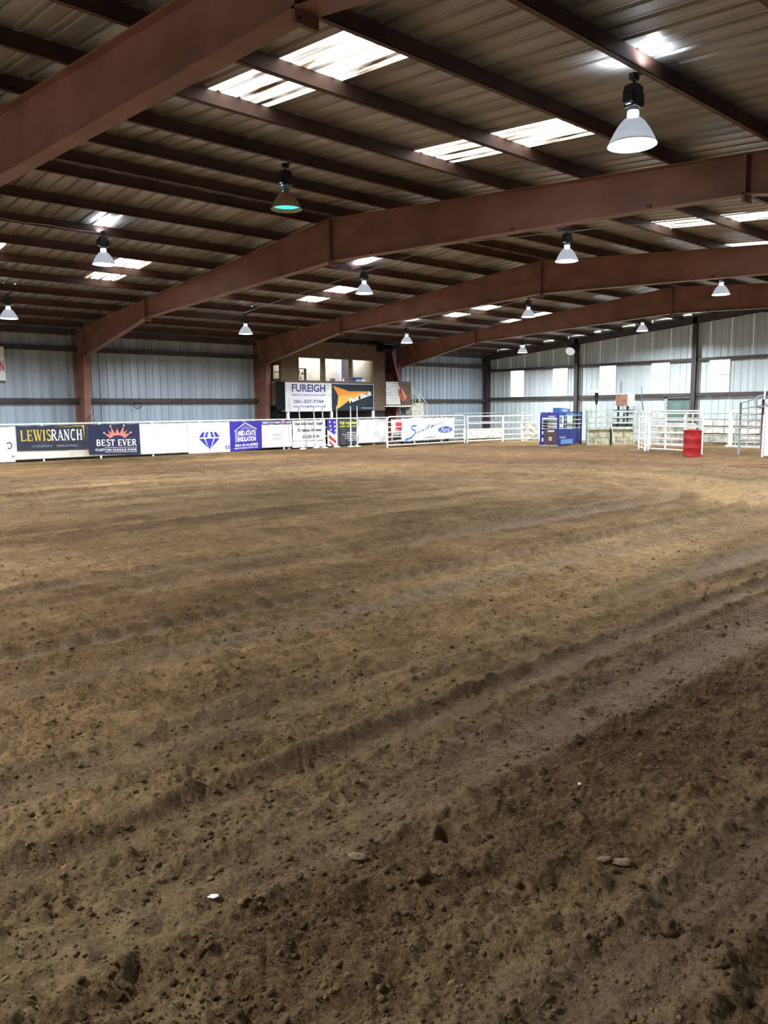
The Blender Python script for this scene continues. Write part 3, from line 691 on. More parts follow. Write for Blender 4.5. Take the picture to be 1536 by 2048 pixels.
def worn_line(n, seed):
    """a row of small separate marks: print too worn and far away to read"""
    q_ = np.random.default_rng(seed); V = []; F = []; x = 0.0
    while x < n:
        w = q_.uniform(.5, .8); h = q_.uniform(.7, 1.0); k = len(V)
        V += [(x, 0), (x+w, 0), (x+w, h), (x, h)]; F.append((k, k+1, k+2, k+3)); x += w+(.25 if q_.random() < .8 else .9)
    V = np.array(V); return (V-V.min(0))/(V.max(0)-V.min(0)), F
class Banner:
    """a cloth panel in a vertical plane; (u, v) run 0..1 along its width and height"""
    def __init__(s, name, P0, P1, z0, z1, m, label, cat='banner', wr=0.012, seed=1, grp=None, sag=0.02, z0b=None, z1b=None, thick=0.004):
        s.P0 = np.array(P0, float); s.P1 = np.array(P1, float); s.z = (z0, z1, z0 if z0b is None else z0b, z1 if z1b is None else z1b)
        d = s.P1-s.P0; s.w = np.linalg.norm(d); s.t = d/s.w; s.n = np.array([s.t[1], -s.t[0]]); s.wr = wr; s.seed = seed; s.sag = sag
        nu, nv = max(6, int(s.w/0.07)), 14
        vs = []; fs = []
        for side in (0, 1):
            for j in range(nv+1):
                for i in range(nu+1): vs.append(s.pt(i/nu, j/nv, -thick*side))
        m_ = (nu+1)*(nv+1)
        for j in range(nv):
            for i in range(nu):
                a = j*(nu+1)+i; fs.append((a, a+1, a+nu+2, a+nu+1)); fs.append((m_+a+nu+1, m_+a+nu+2, m_+a+1, m_+a))
        mb = MB(); mb.v = vs; mb.f = fs
        s.o = build(mb, name, m, smooth=True, origin=((P0[0]+P1[0])/2, (P0[1]+P1[1])/2, z0)); tag(s.o, label, cat, grp)
    def pt(s, u, v, off=0.0):
        uu = np.array([u*s.w*1.6+s.seed*7.3]); vv = np.array([v*2.2+s.seed*1.7])
        d = s.wr*2.2*float(fbm(uu+0.8*vv, vv*0.9-uu*0.3, 2, 300+s.seed)[0])
        p = s.P0+s.t*(u*s.w)+s.n*(d+off)
        za = s.z[0]*(1-u)+s.z[2]*u; zb = s.z[1]*(1-u)+s.z[3]*u
        sc = s.sag*abs(math.sin(u*math.pi*max(2, round(s.w/0.6))))*(v**3)
        return (float(p[0]), float(p[1]), za+(zb-za)*v-sc)
    def put(s, vf, rect, m, name='lettering', off=0.012, rot=0.0):
        v, f = vf; u0, v0, u1, v1 = rect; mb = MB(); c, sn = math.cos(rot), math.sin(rot)
        H = s.z[1]-s.z[0]
        for a in v:
            du, dv = a[0]*(u1-u0)*s.w, a[1]*(v1-v0)*H
            mb.v.append(s.pt(u0+(du*c-dv*sn)/s.w, v0+(du*sn+dv*c)/H, off))
        mb.f = list(f); o = build(mb, name, m, s.o)
        if name in ('lettering', 'print'): o['kind'] = 'stuff'
        return o
    def text(s, body, rect, m, bold=0.0, shear=0.0, rot=0.0, off=0.012, name='lettering'): return s.put(text_mesh(body, bold, shear), rect, m, name, off, rot)
    def poly(s, pts, m, name='print', off=0.010): return s.put((np.array(pts, float), [tuple(range(len(pts)))]), (0, 0, 1, 1), m, name, off)
    def polys(s, L_, m, name='print', off=0.010):
        V = []; F = []
        for P in L_: F.append(tuple(range(len(V), len(V)+len(P)))); V += list(P)
        return s.put((np.array(V, float), F), (0, 0, 1, 1), m, name, off)
    def strokes(s, L_, m, off=0.014, name='print'):
        v, f = strokes_mesh([([(p[0]*s.w, p[1]*(s.z[1]-s.z[0])) for p in pts], w) for pts, w in L_])
        v = v/np.array([s.w, s.z[1]-s.z[0]]); return s.put((v, f), (0, 0, 1, 1), m, name, off)

# ---------------------------------------------------------------- side fence with its banners
def pipe_fence(name, pts, h, rails, r, m, label, cat='fence', post_r=None, posts=None, sub=3.0):
    P = [np.array(p, float) for p in pts]; e = empty(name, (P[0][0], P[0][1], 0), label, cat); pr = post_r or r*1.3
    for a, b_ in zip(P[:-1], P[1:]):
        for z in rails: build(MB().tube([(a[0], a[1], z), (b_[0], b_[1], z)], r, 8), 'rail', m, e)
        n = max(1, int(round(np.linalg.norm(b_-a)/sub)))
        for i in range(n+(1 if b_ is P[-1] else 0)):
            q_ = a+(b_-a)*i/n; build(MB().tube([(q_[0], q_[1], -.05), (q_[0], q_[1], h)], pr, 8), 'post', m, e)
    return e
FX0, FX1 = 1.5, 25.4
FY = DF+.06
pipe_fence('pipe_fence', [(FX0, FY), (FX1, FY)], 1.27, [0.12, 0.50, 0.88, 1.265], .030, WPIPE, 'long white pipe fence along the side wall carrying the banners', sub=1.95)
def bx(px): return ony(px, 875, DF)[0]
BY_ = DF
H1 = 1.235
bn = [Banner('banner', (5.9, BY_), (bx(28), BY_), 0.04, 1.20, WVIN, 'white banner cut by the left edge with part of a black emblem', seed=1)]
b = bn[0]
b.strokes([(arc(.935, .47, .030, .085, 150, -130, 14), .035)], INKK); b.text('net', (.945, .13, .99, .19), INKK, .02)
bx0, bx1 = bx(28), bx(176)
b = Banner('banner', (bx0, BY_), (bx1+.02, BY_), 0.10, 1.20, DVIN, 'dirt-stained white banner behind the dark ranch banner', seed=2, wr=.01)
b = Banner('banner', (bx0+.06, BY_-.035), (bx1-.02, BY_-.035), 0.40, 1.225, SLATE, 'dark slate banner with gold and white ranch name', seed=3, wr=.007, z0b=.36)
b.put(serif_text('LEWIS', 1.05), (.055, .36, .475, .84), INKG); b.put(serif_text('RANCH', 1.05), (.475, .36, .915, .84), INKW)
b.text('CONWAY   ARKANSAS', (.20, .12, .84, .21), INKP, -.005)
b.polys([[(.50, .905), (.955, .985), (.955, 1.0), (.93, .955)], [(.955, .99), (.945, .40), (.935, .85), (.92, .96)]], INKG)
b = Banner('banner', (bx1+.0, BY_-.02), (bx(279), BY_-.02), 0.17, 1.225, NAVY, 'navy banner with a salmon crown in the middle', seed=4, wr=.01, z0b=.10)
b.put(serif_text('BEST EVER', 1.35), (.15, .27, .93, .50), INKW); b.text('CUSTOM SADDLE PADS', (.12, .11, .92, .185), INKW, .02)
b.strokes([([(.30, .225), (.93, .225)], .012), ([(.30, .075), (.93, .075)], .012)], INKW)
base = arc(.56, .40, .165, .24, 150, 30, 12)
b.polys([[base[0], (.30, .70), base[3]], [base[2], (.43, .93), base[5]], [base[4], (.555, .86), base[8]], [base[7], (.69, .94), base[10]], [base[9], (.82, .71), base[12]], [base[1], (.37, .80), base[4]], [base[8], (.75, .80), base[11]]], INKS)
b.polys([arc(cx, cy, .018, .03, 0, 330, 8) for cx, cy in ((.30, .71), (.43, .94), (.69, .95), (.82, .72))], INKC, off=.013)
b = Banner('banner', (bx(279)+.01, BY_), (bx(375), BY_), 0.08, 1.21, GVIN, 'blank creased white banner between the crown and diamond banners', seed=5, wr=.022)
b = Banner('banner', (bx(375)+.01, BY_-.02), (bx(459), BY_-.02), 0.02, 1.215, WVIN, 'white banner with a large blue diamond', seed=6, wr=.010)
dx = lambda pts: [(.25+.50*p_[0], .12+.56*p_[1]) for p_ in pts]
g = .025
b.polys([dx([(.17, 1), (.30-g, 1), (.21, .70), (0, .70)]), dx([(.32, 1), (.48, 1), (.38, .75)]), dx([(.52, 1), (.68, 1), (.62, .75)]), dx([(.70+g, 1), (.83, 1), (1, .70), (.79, .70)]), dx([(.29, .70), (.50, .99), (.71, .70)][::-1]) if False else dx([(.25, .70), (.345, .93), (.44, .70)]), dx([(.56, .70), (.655, .93), (.75, .70)]),
         dx([(0, .62), (.24, .62), (.44, .05)]), dx([(.30, .62), (.70, .62), (.52, 0), (.48, 0)]), dx([(.76, .62), (1, .62), (.56, .05)])], INKB)
b.text('MID STATE', (.46, .87, .78, .93), INKL, .01); b.put(worn_line(12, 3), (.24, .795, .76, .83), INKL)
b.poly([(.88, .09), (.985, .09), (.985, .22), (.88, .22)], INKFB); b.text('f', (.91, .09, .955, .20), INKW, .03, off=.016)
b = Banner('banner', (bx(459)+.01, BY_-.03), (bx(523), BY_-.03), 0.03, 1.23, BLUEV, 'royal blue banner with a white house outline', seed=7, wr=.008, z0b=.08)
b.strokes([([(.16, .29), (.16, .70), (.47, .93), (.80, .73)], .022), ([(.13, .66), (.47, .98), (.84, .72), (.80, .69)], .016), ([(.20, .29), (.20, .68)], .016), ([(.235, .29), (.235, .66)], .014), ([(.16, .70), (.13, .66)], .02)], INKW)
b.text('MID-STATE', (.26, .50, .80, .68), INKW, .03); b.text('INSULATION', (.24, .30, .80, .47), INKW, .03)
b.strokes([([(.33, .71), (.47, .84), (.70, .71)], .014), ([(.40, .705), (.47, .77), (.60, .705)], .014)], INKW)
b.text('501-514-2903', (.14, .135, .86, .225), INKW, .03); b.text('MIDSTATEINSULATION.COM', (.12, .06, .86, .10), INKW, .02)
b = Banner('banner', (bx(523)+.02, BY_), (bx(584), BY_), 0.12, 1.07, WVIN, 'off-white banner with small grey market lettering', seed=8, wr=.008)
b.text('MARKET', (.33, .48, .67, .60), INKP, 0); b.text('READY', (.37, .31, .64, .43), INKP, 0); b.strokes([(arc(.50, .80, .052, .085, 0, 360, 18), .012), (arc(.5, .81, .02, .03, 200, 340, 6), .012)], INKP)
b = Banner('sponsor_strip', (bx(523)+.02, BY_-.02), (bx(584), BY_-.02), 1.08, 1.22, INKFB, 'narrow dark sponsor strip above the market banner', seed=9, wr=.003)
for i, c_ in enumerate((INKL, GREYI, INKK, INKS, INKL)): b.poly([(.03+.195*i, .2), (.19+.195*i, .2), (.19+.195*i, .8), (.03+.195*i, .8)], c_ if i % 2 else INKL)
b = Banner('banner', (bx(584)+.01, BY_), (bx(651), BY_), 0.05, 0.48, GVIN, 'plain white skirt below the feed store banner', seed=10, wr=.012)
b = Banner('banner', (bx(584)+.02, BY_-.03), (bx(650), BY_-.03), 0.34, 1.225, WVIN, 'white feed store banner with black lettering behind the poles', seed=11, wr=.007)
b.text('Damascus Feed & Supply', (.07, .72, .95, .92), INKK, .028); b.text('Damascus, Arkansas', (.15, .41, .87, .60), INKK, .028); b.text('501-335-7494', (.24, .10, .80, .27), INKK, .028)
b = Banner('banner', (bx(655), BY_), (bx(674), BY_), 0.05, 1.225, WVIN, 'narrow stars and stripes banner beside the dark supply sign', seed=12, wr=.006)
b.poly([(0, 1), (1, 1), (1, .36), (.12, .60), (0, .62)], BLUEV, off=.009); b.polys([[(.13, .30), (1, .05), (1, .16), (.13, .45)], [(.16, .22), (.70, 0), (.5, 0), (.16, .10)]], INKR, off=.009)
def star(cx, cy, r, asp): return [(cx+(r if i % 2 == 0 else r*.42)*math.sin(math.pi*i/5)*asp, cy+(r if i % 2 == 0 else r*.42)*math.cos(math.pi*i/5)) for i in range(10)]
stars = [star(cx, cy, .062, 2.0) for cx, cy in ((.25, .92), (.75, .90), (.30, .76), (.78, .74), (.35, .62), (.82, .58), (.85, .45))]
b.polys([[s_[(i-1) % 10], s_[i], s_[(i+1) % 10]] for s_ in stars for i in range(0, 10, 2)]+[s_[1::2] for s_ in stars], INKW, off=.014)
b = Banner('banner', (bx(674)+.02, BY_), (bx(716), BY_), 0.06, 1.225, mat('charcoal_vinyl', (0.05, 0.055, 0.07), 0.4, 0, 0.3), 'charcoal supply sign with yellow heading behind the poles', seed=13, wr=.006)
b.text('PLB Supplies', (.10, .78, .93, .93), INKY, .03); b.put(worn_line(14, 5), (.10, .71, .90, .755), INKY)
for i, (t_2, a) in enumerate(((' '*14, .45), (' '*24, .25), (' '*16, .38), (' '*14, .36), (' '*7, .52))): b.put(worn_line(len(t_2), 20+i), (a, .465-.075*i, .92, .50-.075*i), INKW)
b = Banner('banner', (bx(716)+.02, BY_), (bx(773), BY_), 0.12, 1.21, GVIN, 'blank grey-white banner next to the metal gate', seed=14, wr=.025)
# white wall banner at the left edge
pL = ony(9.5, 727, DL-.27); b = Banner('wall_banner', (2.6, DL-.27), (pL[0], DL-.27), ony(5, 761, DL-.27)[2], ony(5, 693, DL-.27)[2], WVIN, 'white banner with red letters high on the side wall', seed=15, wr=.004)
b.text('N', (.972, .28, .993, .60), INKR, .03)
# leaning pole behind the fence and hose loop on the wall
pa, pb = ony(166, 805, DL-.3), ony(195, 846, FY+.04); tag(build(MB().tube([pa, pb], .022, 8), 'leaning_pole', GALV), 'thin grey pole leaning from the fence to the wall column', 'pole')
hp = ony(275, 811, DL-.2); tag(build(MB().tube([hp+np.array([.16*math.cos(a), 0, .11*math.sin(a)]) for a in np.linspace(0.3, 6.4, 20)], .014, 6), 'hose_loop', BLACK), 'small black cable loop hung under the wall girt', 'cable')

# ---------------------------------------------------------------- pole bending poles
pp = empty('bending_pole', (0, 0, 0)); build(MB().tube([(0, 0, .05), (0, 0, 1.82)], .027, 10), 'pole', WPIPE, pp, True)
build(MB().lathe([(.155, 0), (.155, .025), (.13, .05), (.05, .07), (.032, .07)], n=20, close=True), 'base', WDIRTY, pp, True)
for i, (px, py, tx, nm) in enumerate(((606, 897, -.10, 'first'), (633, 896, -.07, 'second'), (649, 896, -.05, 'third'), (674, 895, .01, 'fourth'), (702, 894, 0, 'fifth'), (715, 893.5, 0, 'sixth'))):
    e = pp if i == 0 else copy_tree(pp); g = onz(px, py); g[1] = min(g[1], 27.05); s_ = g[1]/max(onz(px, py)[1], 1e-6); g[0] = onz(px, py)[0]*s_
    e.location = (g[0], g[1], zat(g[0], g[1])-.005); e.rotation_euler = (0, tx, 0)
    tag(e, '%s white pole from the left of the six standing before the banners' % nm, 'pole', 'bending poles before the fence')

# ---------------------------------------------------------------- announcer booth
BYF = DF+.11
bz = lambda px, py: ony(px, py, BYF)
bl_, br_ = bz(562, 740)[0], bz(770, 765)[0]
zfl, ztp = 1.60, 4.62
e = empty('announcer_booth', ((bl_+br_)/2, BYF+.6, 0), 'brown plywood announcer booth on posts against the side wall', 'booth')
wins = []
for a, b_ in (((597, 717), (642, 760)), ((650, 718), (697, 762)), ((703, 722), (745, 763))):
    p_, q_ = bz(*a), bz(*b_); wins.append((p_[0], q_[0]))
wz0, wz1 = bz(670, 762)[2], bz(670, 718.5)[2]
th = 0.07
mb = MB(); edges = [bl_]+[v for w_ in wins for v in w_]+[br_]
mb.box((bl_, BYF, zfl), (br_, BYF+th, wz0)); mb.box((bl_, BYF, wz1), (br_, BYF+th, ztp))
for i in range(0, len(edges), 2): mb.box((edges[i], BYF, wz0), (edges[i+1], BYF+th, wz1))
build(mb, 'front_wall', PLY, e)
for a, b_ in wins:
    f = build(MB().box((a, BYF+.03, wz0), (b_, BYF+.036, wz1)), 'window_pane', GLASS, e)
    mb = MB()
    for bb in (((a-.03, BYF-.02, wz0-.03), (b_+.03, BYF, wz0)), ((a-.03, BYF-.02, wz1), (b_+.03, BYF, wz1+.03)), ((a-.03, BYF-.02, wz0), (a, BYF, wz1)), ((b_, BYF-.02, wz0), (b_+.03, BYF, wz1))): mb.box(*bb)
    build(mb, 'window_trim', WOOD, e)
YBK = DL-.28
sw0, sw1 = onx(558, 757, bl_), onx(544, 731, bl_); y0, y1 = sorted((min(sw0[1], YBK-.2), min(sw1[1], YBK-.1))); z0, z1 = sorted((sw0[2], sw1[2]))
mb = MB(); mb.box((bl_, BYF+th, zfl+.9), (bl_+th, y0, ztp)); mb.box((bl_, y1, zfl+.9), (bl_+th, YBK, ztp)); mb.box((bl_, y0, z1), (bl_+th, y1, ztp)); mb.box((bl_, y0, zfl+.9), (bl_+th, y1, z0)); build(mb, 'side_wall', PLY, e)
wn_ = build(MB().box((bl_+.02, y0, z0), (bl_+.03, y1, z1)), 'side_pane', GLASS, e); build(MB().box((bl_-.01, y0, (z0+z1)/2-.02), (bl_+.02, y1, (z0+z1)/2+.02)), 'sash_bar', WDIRTY, wn_)
build(MB().box((br_-th, BYF+th, zfl), (br_, YBK, ztp)), 'side_wall', PLY, e)
build(MB().box((bl_, BYF+th, wz0-.9), (br_, YBK, wz0-.82)), 'booth_floor', WOOD, e)
build(MB().box((bl_+th, YBK-.04, wz0-.8), (br_-th, YBK, ztp-.1)), 'back_wall', CREAM, e)
build(MB().box((bl_+th, BYF+th, 4.30), (br_-th, YBK, 4.34)), 'booth_ceiling', CREAM, e)
build(MB().box((bl_-.02, BYF-.02, ztp-.03), (br_+.02, YBK, ztp)), 'booth_roof', PLY, e)
build(MB().box((wins[2][0]-.15, YBK-.45, wz0-.8), (wins[2][0]+.55, YBK-.05, 4.3)), 'locker', mat('lilac_grey_paint', (0.40, 0.40, 0.50), 0.6), e)
build(MB().box((bl_+th, BYF+th+.01, wz0-.16), (br_-th, BYF+th+.42, wz0-.12)), 'counter', WOOD, e)
ld = bpy.data.lights.new('booth_light', 'AREA'); ld.shape = 'RECTANGLE'; ld.size = 4.6; ld.size_y = 0.3; ld.energy = 115; ld.color = (1, .95, .88)
lo = bpy.data.objects.new('booth_light', ld); COL.objects.link(lo); lo.parent = e; lo.location = (0, 0.05, 4.28)
for px in (577, 664, 747.5):
    xx = bz(px, 830)[0]; build(MB().box((xx-.055, BYF-.0, -.05), (xx+.055, BYF+.1, 1.75)), 'support_post', WPIPE, e)
build(MB().box((bl_, YBK-.1, -.05), (br_, YBK-.06, 1.85)), 'under_panel', mat('dark_green_tin', (0.018, 0.024, 0.026), 0.5, 0.2, 0.3), e)
bp0, bp1 = bz(551, 763), bz(570, 820)
build(MB().box((bp0[0]-.02, BYF-.03, bp1[2]), (bp1[0]+.05, BYF-.015, bp0[2])), 'black_tarp', BLACK, e)
sb0, sb1 = onx(538, 766, bl_-.12), onx(550, 811, bl_-.12)
build(MB().box((bl_-.14, BYF+.1, sb1[2]), (bl_-.11, BYF+.75, sb0[2])), 'side_board', PLY, e)
build(MB().box((bl_-.18, BYF+.05, sb0[2]), (bl_+.0, BYF+.95, sb0[2]+.03)), 'side_shelf', WDIRTY, e)
# balcony to the right of the booth
xb1 = bz(822, 763)[0]; zb0, zb1 = bz(800, 811)[2], bz(800, 763)[2]
e2 = empty('balcony', ((br_+xb1)/2, BYF+.5, 0), 'plywood-fronted landing joining the booth to the stairs', 'balcony')
build(MB().box((br_+.005, BYF, zb0), (xb1, BYF+.05, zb1)), 'front_panel', PLY, e2); build(MB().box((br_+.005, BYF, zb0-.05), (xb1, YBK, zb0)), 'deck', WOOD, e2)
build(MB().box((br_+.005, BYF-.02, zb0-.06), (xb1, BYF+.0, zb0)), 'edge_beam', WPIPE, e2)
build(MB().box((xb1-.1, YBK-.2, -.05), (xb1-.02, YBK-.12, zb0-.05)), 'support_post', PURLIN, e2)
build(MB().tube([(xb1-.9, YBK-.2, 1.75), (xb1-.1, YBK-.2, 1.25)], .03, 6), 'brace', PURLIN, e2)
# signs on the booth
z0s, z1s = bz(620, 823)[2], bz(620, 765.5)[2]
f0, f1 = bz(569, 790)[0], bz(662, 790)[0]
b = Banner('sign_board', (f0, BYF-.05), (f1, BYF-.05), z0s, z1s, GVIN, 'white electric company sign with navy lettering under the booth windows', 'sign', wr=.003, seed=20, sag=0)
b.poly([(.115, .01), (.80, .01), (.80, .99), (.115, .99)], mat('pale_lilac_print', (0.66, 0.68, 0.80), 0.5), off=.006)
b.text('FUREIGH', (.135, .68, .855, .945), INKN, .024, off=.012); b.text('Electric \u2022 Heavy Construction', (.14, .535, .86, .605), INKN, .012)
b.text('501-327-7744', (.17, .29, .81, .405), INKN, .014); b.text('www.FureighElectric.com', (.15, .125, .845, .215), INKN, .012)
f2, f3 = bz(662, 790)[0], bz(746, 790)[0]
b = Banner('sign_board', (f2+.02, BYF-.05), (f3, BYF-.05), z0s+.02, z1s-.01, TEALV, 'dark banner with an orange arrow shape under the booth windows', 'sign', wr=.006, seed=21, sag=.01)
b.poly([(.02, .92), (.40, .72), (.93, .73), (.14, .54)], INKO); b.poly([(.14, .54), (.93, .73), (.38, .36), (.18, .13), (.10, .06)], INKO2)
b.text('Fast Back', (.40, .27, .98, .45), INKW, .045, .15, rot=.27, off=.016); b.text('fastbackropes.com', (.69, .07, .98, .115), INKW, .02)
b.strokes([([(0, .99), (1, .99)], .03), ([(.995, 0), (.995, 1)], .03)], INKL, off=.006)
r0, r1 = bz(771.5, 787), bz(800, 787); rz0, rz1 = bz(785, 809)[2], bz(785, 764)[2]
b = Banner('rules_sign', (r0[0], BYF-.03), (r1[0], BYF-.03), rz0, rz1, WVIN, 'white notice board of printed rules on the landing front', 'sign', wr=.001, seed=22, sag=0)
for i, (t_2, a, c_) in enumerate(((15, .16, .06), (11, .34, .05), (18, .04, .055), (15, .10, .05), (8, .28, .05), (12, .06, .055), (26, .06, .035), (28, .20, .035), (21, .30, .03), (22, .08, .03), (23, .08, .03))):
    y_ = .91-.083*i; b.put(worn_line(t_2, 40+i), (a, y_, .90 if i < 4 else .86, y_+c_*.8), GREYI, off=.006)
# orange pennant
q0 = [bz(*p_) for p_ in ((795, 779), (803, 777), (812.5, 795), (803.5, 804), (797, 790))]
o = build(MB().prism([(p_[0], BYF-.06+.02*math.sin(i*2), p_[2]) for i, p_ in enumerate(q0)], (0, .01, 0)), 'orange_pennant', ORANGE); tag(o, 'orange cloth hanging at the corner of the rules notice', 'flag')
# loudspeaker box
s0, s1 = bz(753, 687), bz(777, 704)
e = empty('loudspeaker', ((s0[0]+s1[0])/2, BYF-.15, s1[2]), 'black loudspeaker box with pale edge strips high on the booth corner', 'speaker')
build(MB().box((s0[0], BYF-.3, s1[2]), (s1[0], BYF, s0[2])), 'cabinet', BLACK, e)
for zz in (s1[2]+.03, s0[2]-.05): build(MB().box((s0[0]+.15, BYF-.315, zz), (s1[0], BYF-.3, zz+.025)), 'edge_strip', GALV, e)
# flag on a slanting pole
fa = bz(771, 719); fb = ony(800, 686, BYF-1.0)
e = empty('flag', tuple(fa), 'stars and stripes flag hanging from a slanting pole on the booth', 'flag')
build(MB().tube([fa, fb], .018, 8), 'flag_pole', DARK, e)
FRED = mat('flag_red', (0.22, 0.03, 0.04), 0.8); FWH = mat('flag_white', (0.36, 0.33, 0.36), 0.8); FBL = mat('flag_blue', (0.02, 0.025, 0.08), 0.8)
def flag_pt(u, v):        # u along the pole, v down
    top = fa+(fb-fa)*(.42+.55*u); px_l, px_r = 797+6*0, 808
    drop = 2.35*(1-.08*u); w = 1-.55*v
    x = top[0]+(0.55-u*.62)*v*1.0+.42*v*.6; yv = top[1]*(1-v*.35)+(BYF-.45)*v*.35+.05*math.sin(u*15+v*3)*min(1, v*3)
    return np.array([x, yv, top[2]-drop*v+.0])
def flag_piece(u0, u1, v0, v1, m, name):
    mb = MB(); nu, nv = 4, 16
    for j in range(nv+1):
        for i in range(nu+1): mb.v.append(tuple(flag_pt(u0+(u1-u0)*i/nu, v0+(v1-v0)*j/nv)))
    for j in range(nv):
        for i in range(nu): a = j*(nu+1)+i; mb.f.append((a, a+1, a+nu+2, a+nu+1))
    build(mb, name, m, e, True)
for i in range(13):
    u0, u1 = i/13, (i+1)/13; flag_piece(u0, u1, 0.40 if i >= 6 else 0.0, 1, FRED if i % 2 == 0 else FWH, 'stripe')
flag_piece(6/13, 1, 0, .40, FBL, 'canton')
# things seen through the booth windows
w0 = wins[0][0]; fe = empty('box_fan', (w0+.25, BYF+.22, wz0-.12), 'black box fan standing in the first booth window', 'fan')
cx, cz = w0+.20, wz0+.24
for rr_ in (.05, .12, .19, .25): build(MB().tube([(cx+rr_*math.cos(a), BYF+.16, cz+rr_*math.sin(a)) for a in np.linspace(0, 6.283, 25)], .006, 5), 'grille_ring', DARK, fe)
for k in range(4): a = k*math.pi/2+.4; build(MB().prism([(cx+.03*math.cos(a), BYF+.2, cz+.03*math.sin(a)), (cx+.2*math.cos(a-.3), BYF+.19, cz+.2*math.sin(a-.3)), (cx+.22*math.cos(a+.25), BYF+.22, cz+.22*math.sin(a+.25))], (0, .01, 0)), 'blade', DARK, fe)
mb = MB()
for bb in (((cx-.3, BYF+.13, cz-.36), (cx-.27, BYF+.27, cz+.28)), ((cx+.27, BYF+.13, cz-.36), (cx+.3, BYF+.27, cz+.28)), ((cx-.3, BYF+.13, cz+.25), (cx+.3, BYF+.27, cz+.28)), ((cx-.3, BYF+.13, cz-.36), (cx+.3, BYF+.27, cz-.33))): mb.box(*bb)
build(mb, 'housing', DARK, fe)
c0 = wins[2][0]; ce = empty('cool_box', (c0+.4, BYF+.25, wz0-.12), 'blue cool box on the counter in the third booth window', 'cool box')
build(MB().box((c0+.06, BYF+.12, wz0-.12), (c0+.72, BYF+.42, wz0+.14)), 'tub', INKF, ce); build(MB().box((c0+.04, BYF+.10, wz0+.14), (c0+.74, BYF+.44, wz0+.19)), 'lid', CSKY, ce)
c0 = wins[1][0]; tag(build(MB().box((c0+.48, BYF+.15, wz0-.12), (c0+.66, BYF+.3, wz0+.12)), 'carton', INKFB), 'small blue and white carton in the middle booth window', 'carton')
tag(build(MB().lathe([(.04, 0), (.045, .02), (.045, .17), (.015, .22), (.015, .26)], (wins[1][1]-.12, BYF+.2, wz0-.12), 14, True), 'bottle', WVIN, None, True), 'white bottle at the right side of the middle booth window', 'bottle')
# stairs beyond the landing
e = empty('stair', (xb1+1.0, BYF+.6, 0), 'steel stair with pipe handrails going down from the landing', 'stair')
sx0, sx1 = xb1+.06, xb1+2.2
for yy in (BYF+.50, YBK-.22):
    build(MB().prism([(sx0, yy, zb0-.25), (sx0, yy, zb0), (sx1, yy, .15), (sx1, yy, -.05)], (0, .04, 0)), 'stringer', GALV, e)
    tops_ = [(sx0+.0, zb0+1.02), (sx0+.55, zb0+.82), (sx0+1.0, zb0+.58), (sx0+1.55, zb0+.1)]
    build(MB().tube([(x_, yy, z_) for x_, z_ in tops_], .022, 8), 'handrail', WPIPE, e)
    for x_, z_ in tops_: build(MB().tube([(x_, yy, max(0.1, z_-1.15)), (x_, yy, z_)], .024, 8), 'baluster', WPIPE, e)
for k in range(9):
    fr = (k+.5)/9; xx = sx0+(sx1-sx0)*fr; zz = zb0*(1-fr); build(MB().box((xx-.13, BYF+.54, zz-.03), (xx+.13, YBK-.22, zz)), 'tread', GALV, e)
p0, p1 = bz(820, 808), bz(847, 833)
e = empty('white_hopper', ((p0[0]+p1[0])/2, BYF+.2, 0), 'white box with a yellow-green lid edge at the foot of the landing', 'bin')
build(MB().box((xb1+.03, BYF-.02, .0), (p1[0], BYF+.42, p0[2])), 'body', WDIRTY, e); build(MB().box((xb1+.2, BYF-.04, p0[2]), (p1[0]+.03, BYF+.44, p0[2]+.04)), 'lid', INKY, e)

# ---------------------------------------------------------------- pipe gates and pens
def pipe_gate(name, A, Bp, h, n, stays, r, m, label, cat='gate', z0=0.12, top=None, hB=None, zz=None, round_=True, grp=None):
    A, Bp = np.array(A, float), np.array(Bp, float); hB = hB or h
    e = empty(name, (*((A+Bp)/2), 0), label, cat, grp); L_ = np.linalg.norm(Bp-A)
    def P(u, z): q_ = A+(Bp-A)*u; return (q_[0], q_[1], z)
    ee = .10/L_
    pts = [P(0, 0.02), P(0, h-.14), P(ee*.4, h-.04), P(ee*1.4, h), P(1-ee*1.4, hB), P(1-ee*.4, hB-.04), P(1, hB-.14), P(1, 0.02)] if round_ else [P(0, 0), P(0, h), P(1, hB), P(1, 0)]
    build(MB().tube(pts, r*1.15, 8), 'gate_frame', m, e, True)
    lv = zz or [z0+(h-z0)*(i/n)**1.12 for i in range(n)]
    for z in lv: build(MB().tube([P(0, z), P(1, z*hB/h)], r, 8), 'rail', m, e, True)
    for u in stays: build(MB().obox(np.array(P(u, lv[0]-.02))-np.array([*((Bp-A)/L_*.035), 0]), np.array([*((Bp-A)/L_*.07), 0]), np.array([-(Bp-A)[1]/L_*.02, (Bp-A)[0]/L_*.02, 0]), (0, 0, h-lv[0])), 'stay', m, e)
    return e
gA = onz(775, 896.5); gB = onz(929, 887)
pipe_gate('pipe_gate', gA[:2], gB[:2], 1.33, 6, (.33, .68), .024, WPIPE, 'white pipe gate carrying the truck dealer banner')
gd = (gB-gA)[:2]; gl = np.linalg.norm(gd); gt = gd/gl; gn = np.array([gt[1], -gt[0]])
a_, c_ = gA[:2]+gt*gl*.165+gn*.04, gA[:2]+gt*gl*.845+gn*.04
b = Banner('gate_banner', a_, c_, .28, 1.26, WVIN, 'white truck dealer banner with blue script and blue oval on the gate', seed=30, wr=.008, sag=.04)
scr = [(.05, .02), (.13, .10), (.20, .22), (.25, .36), (.23, .45), (.17, .52), (.16, .60), (.20, .66), (.26, .67)]
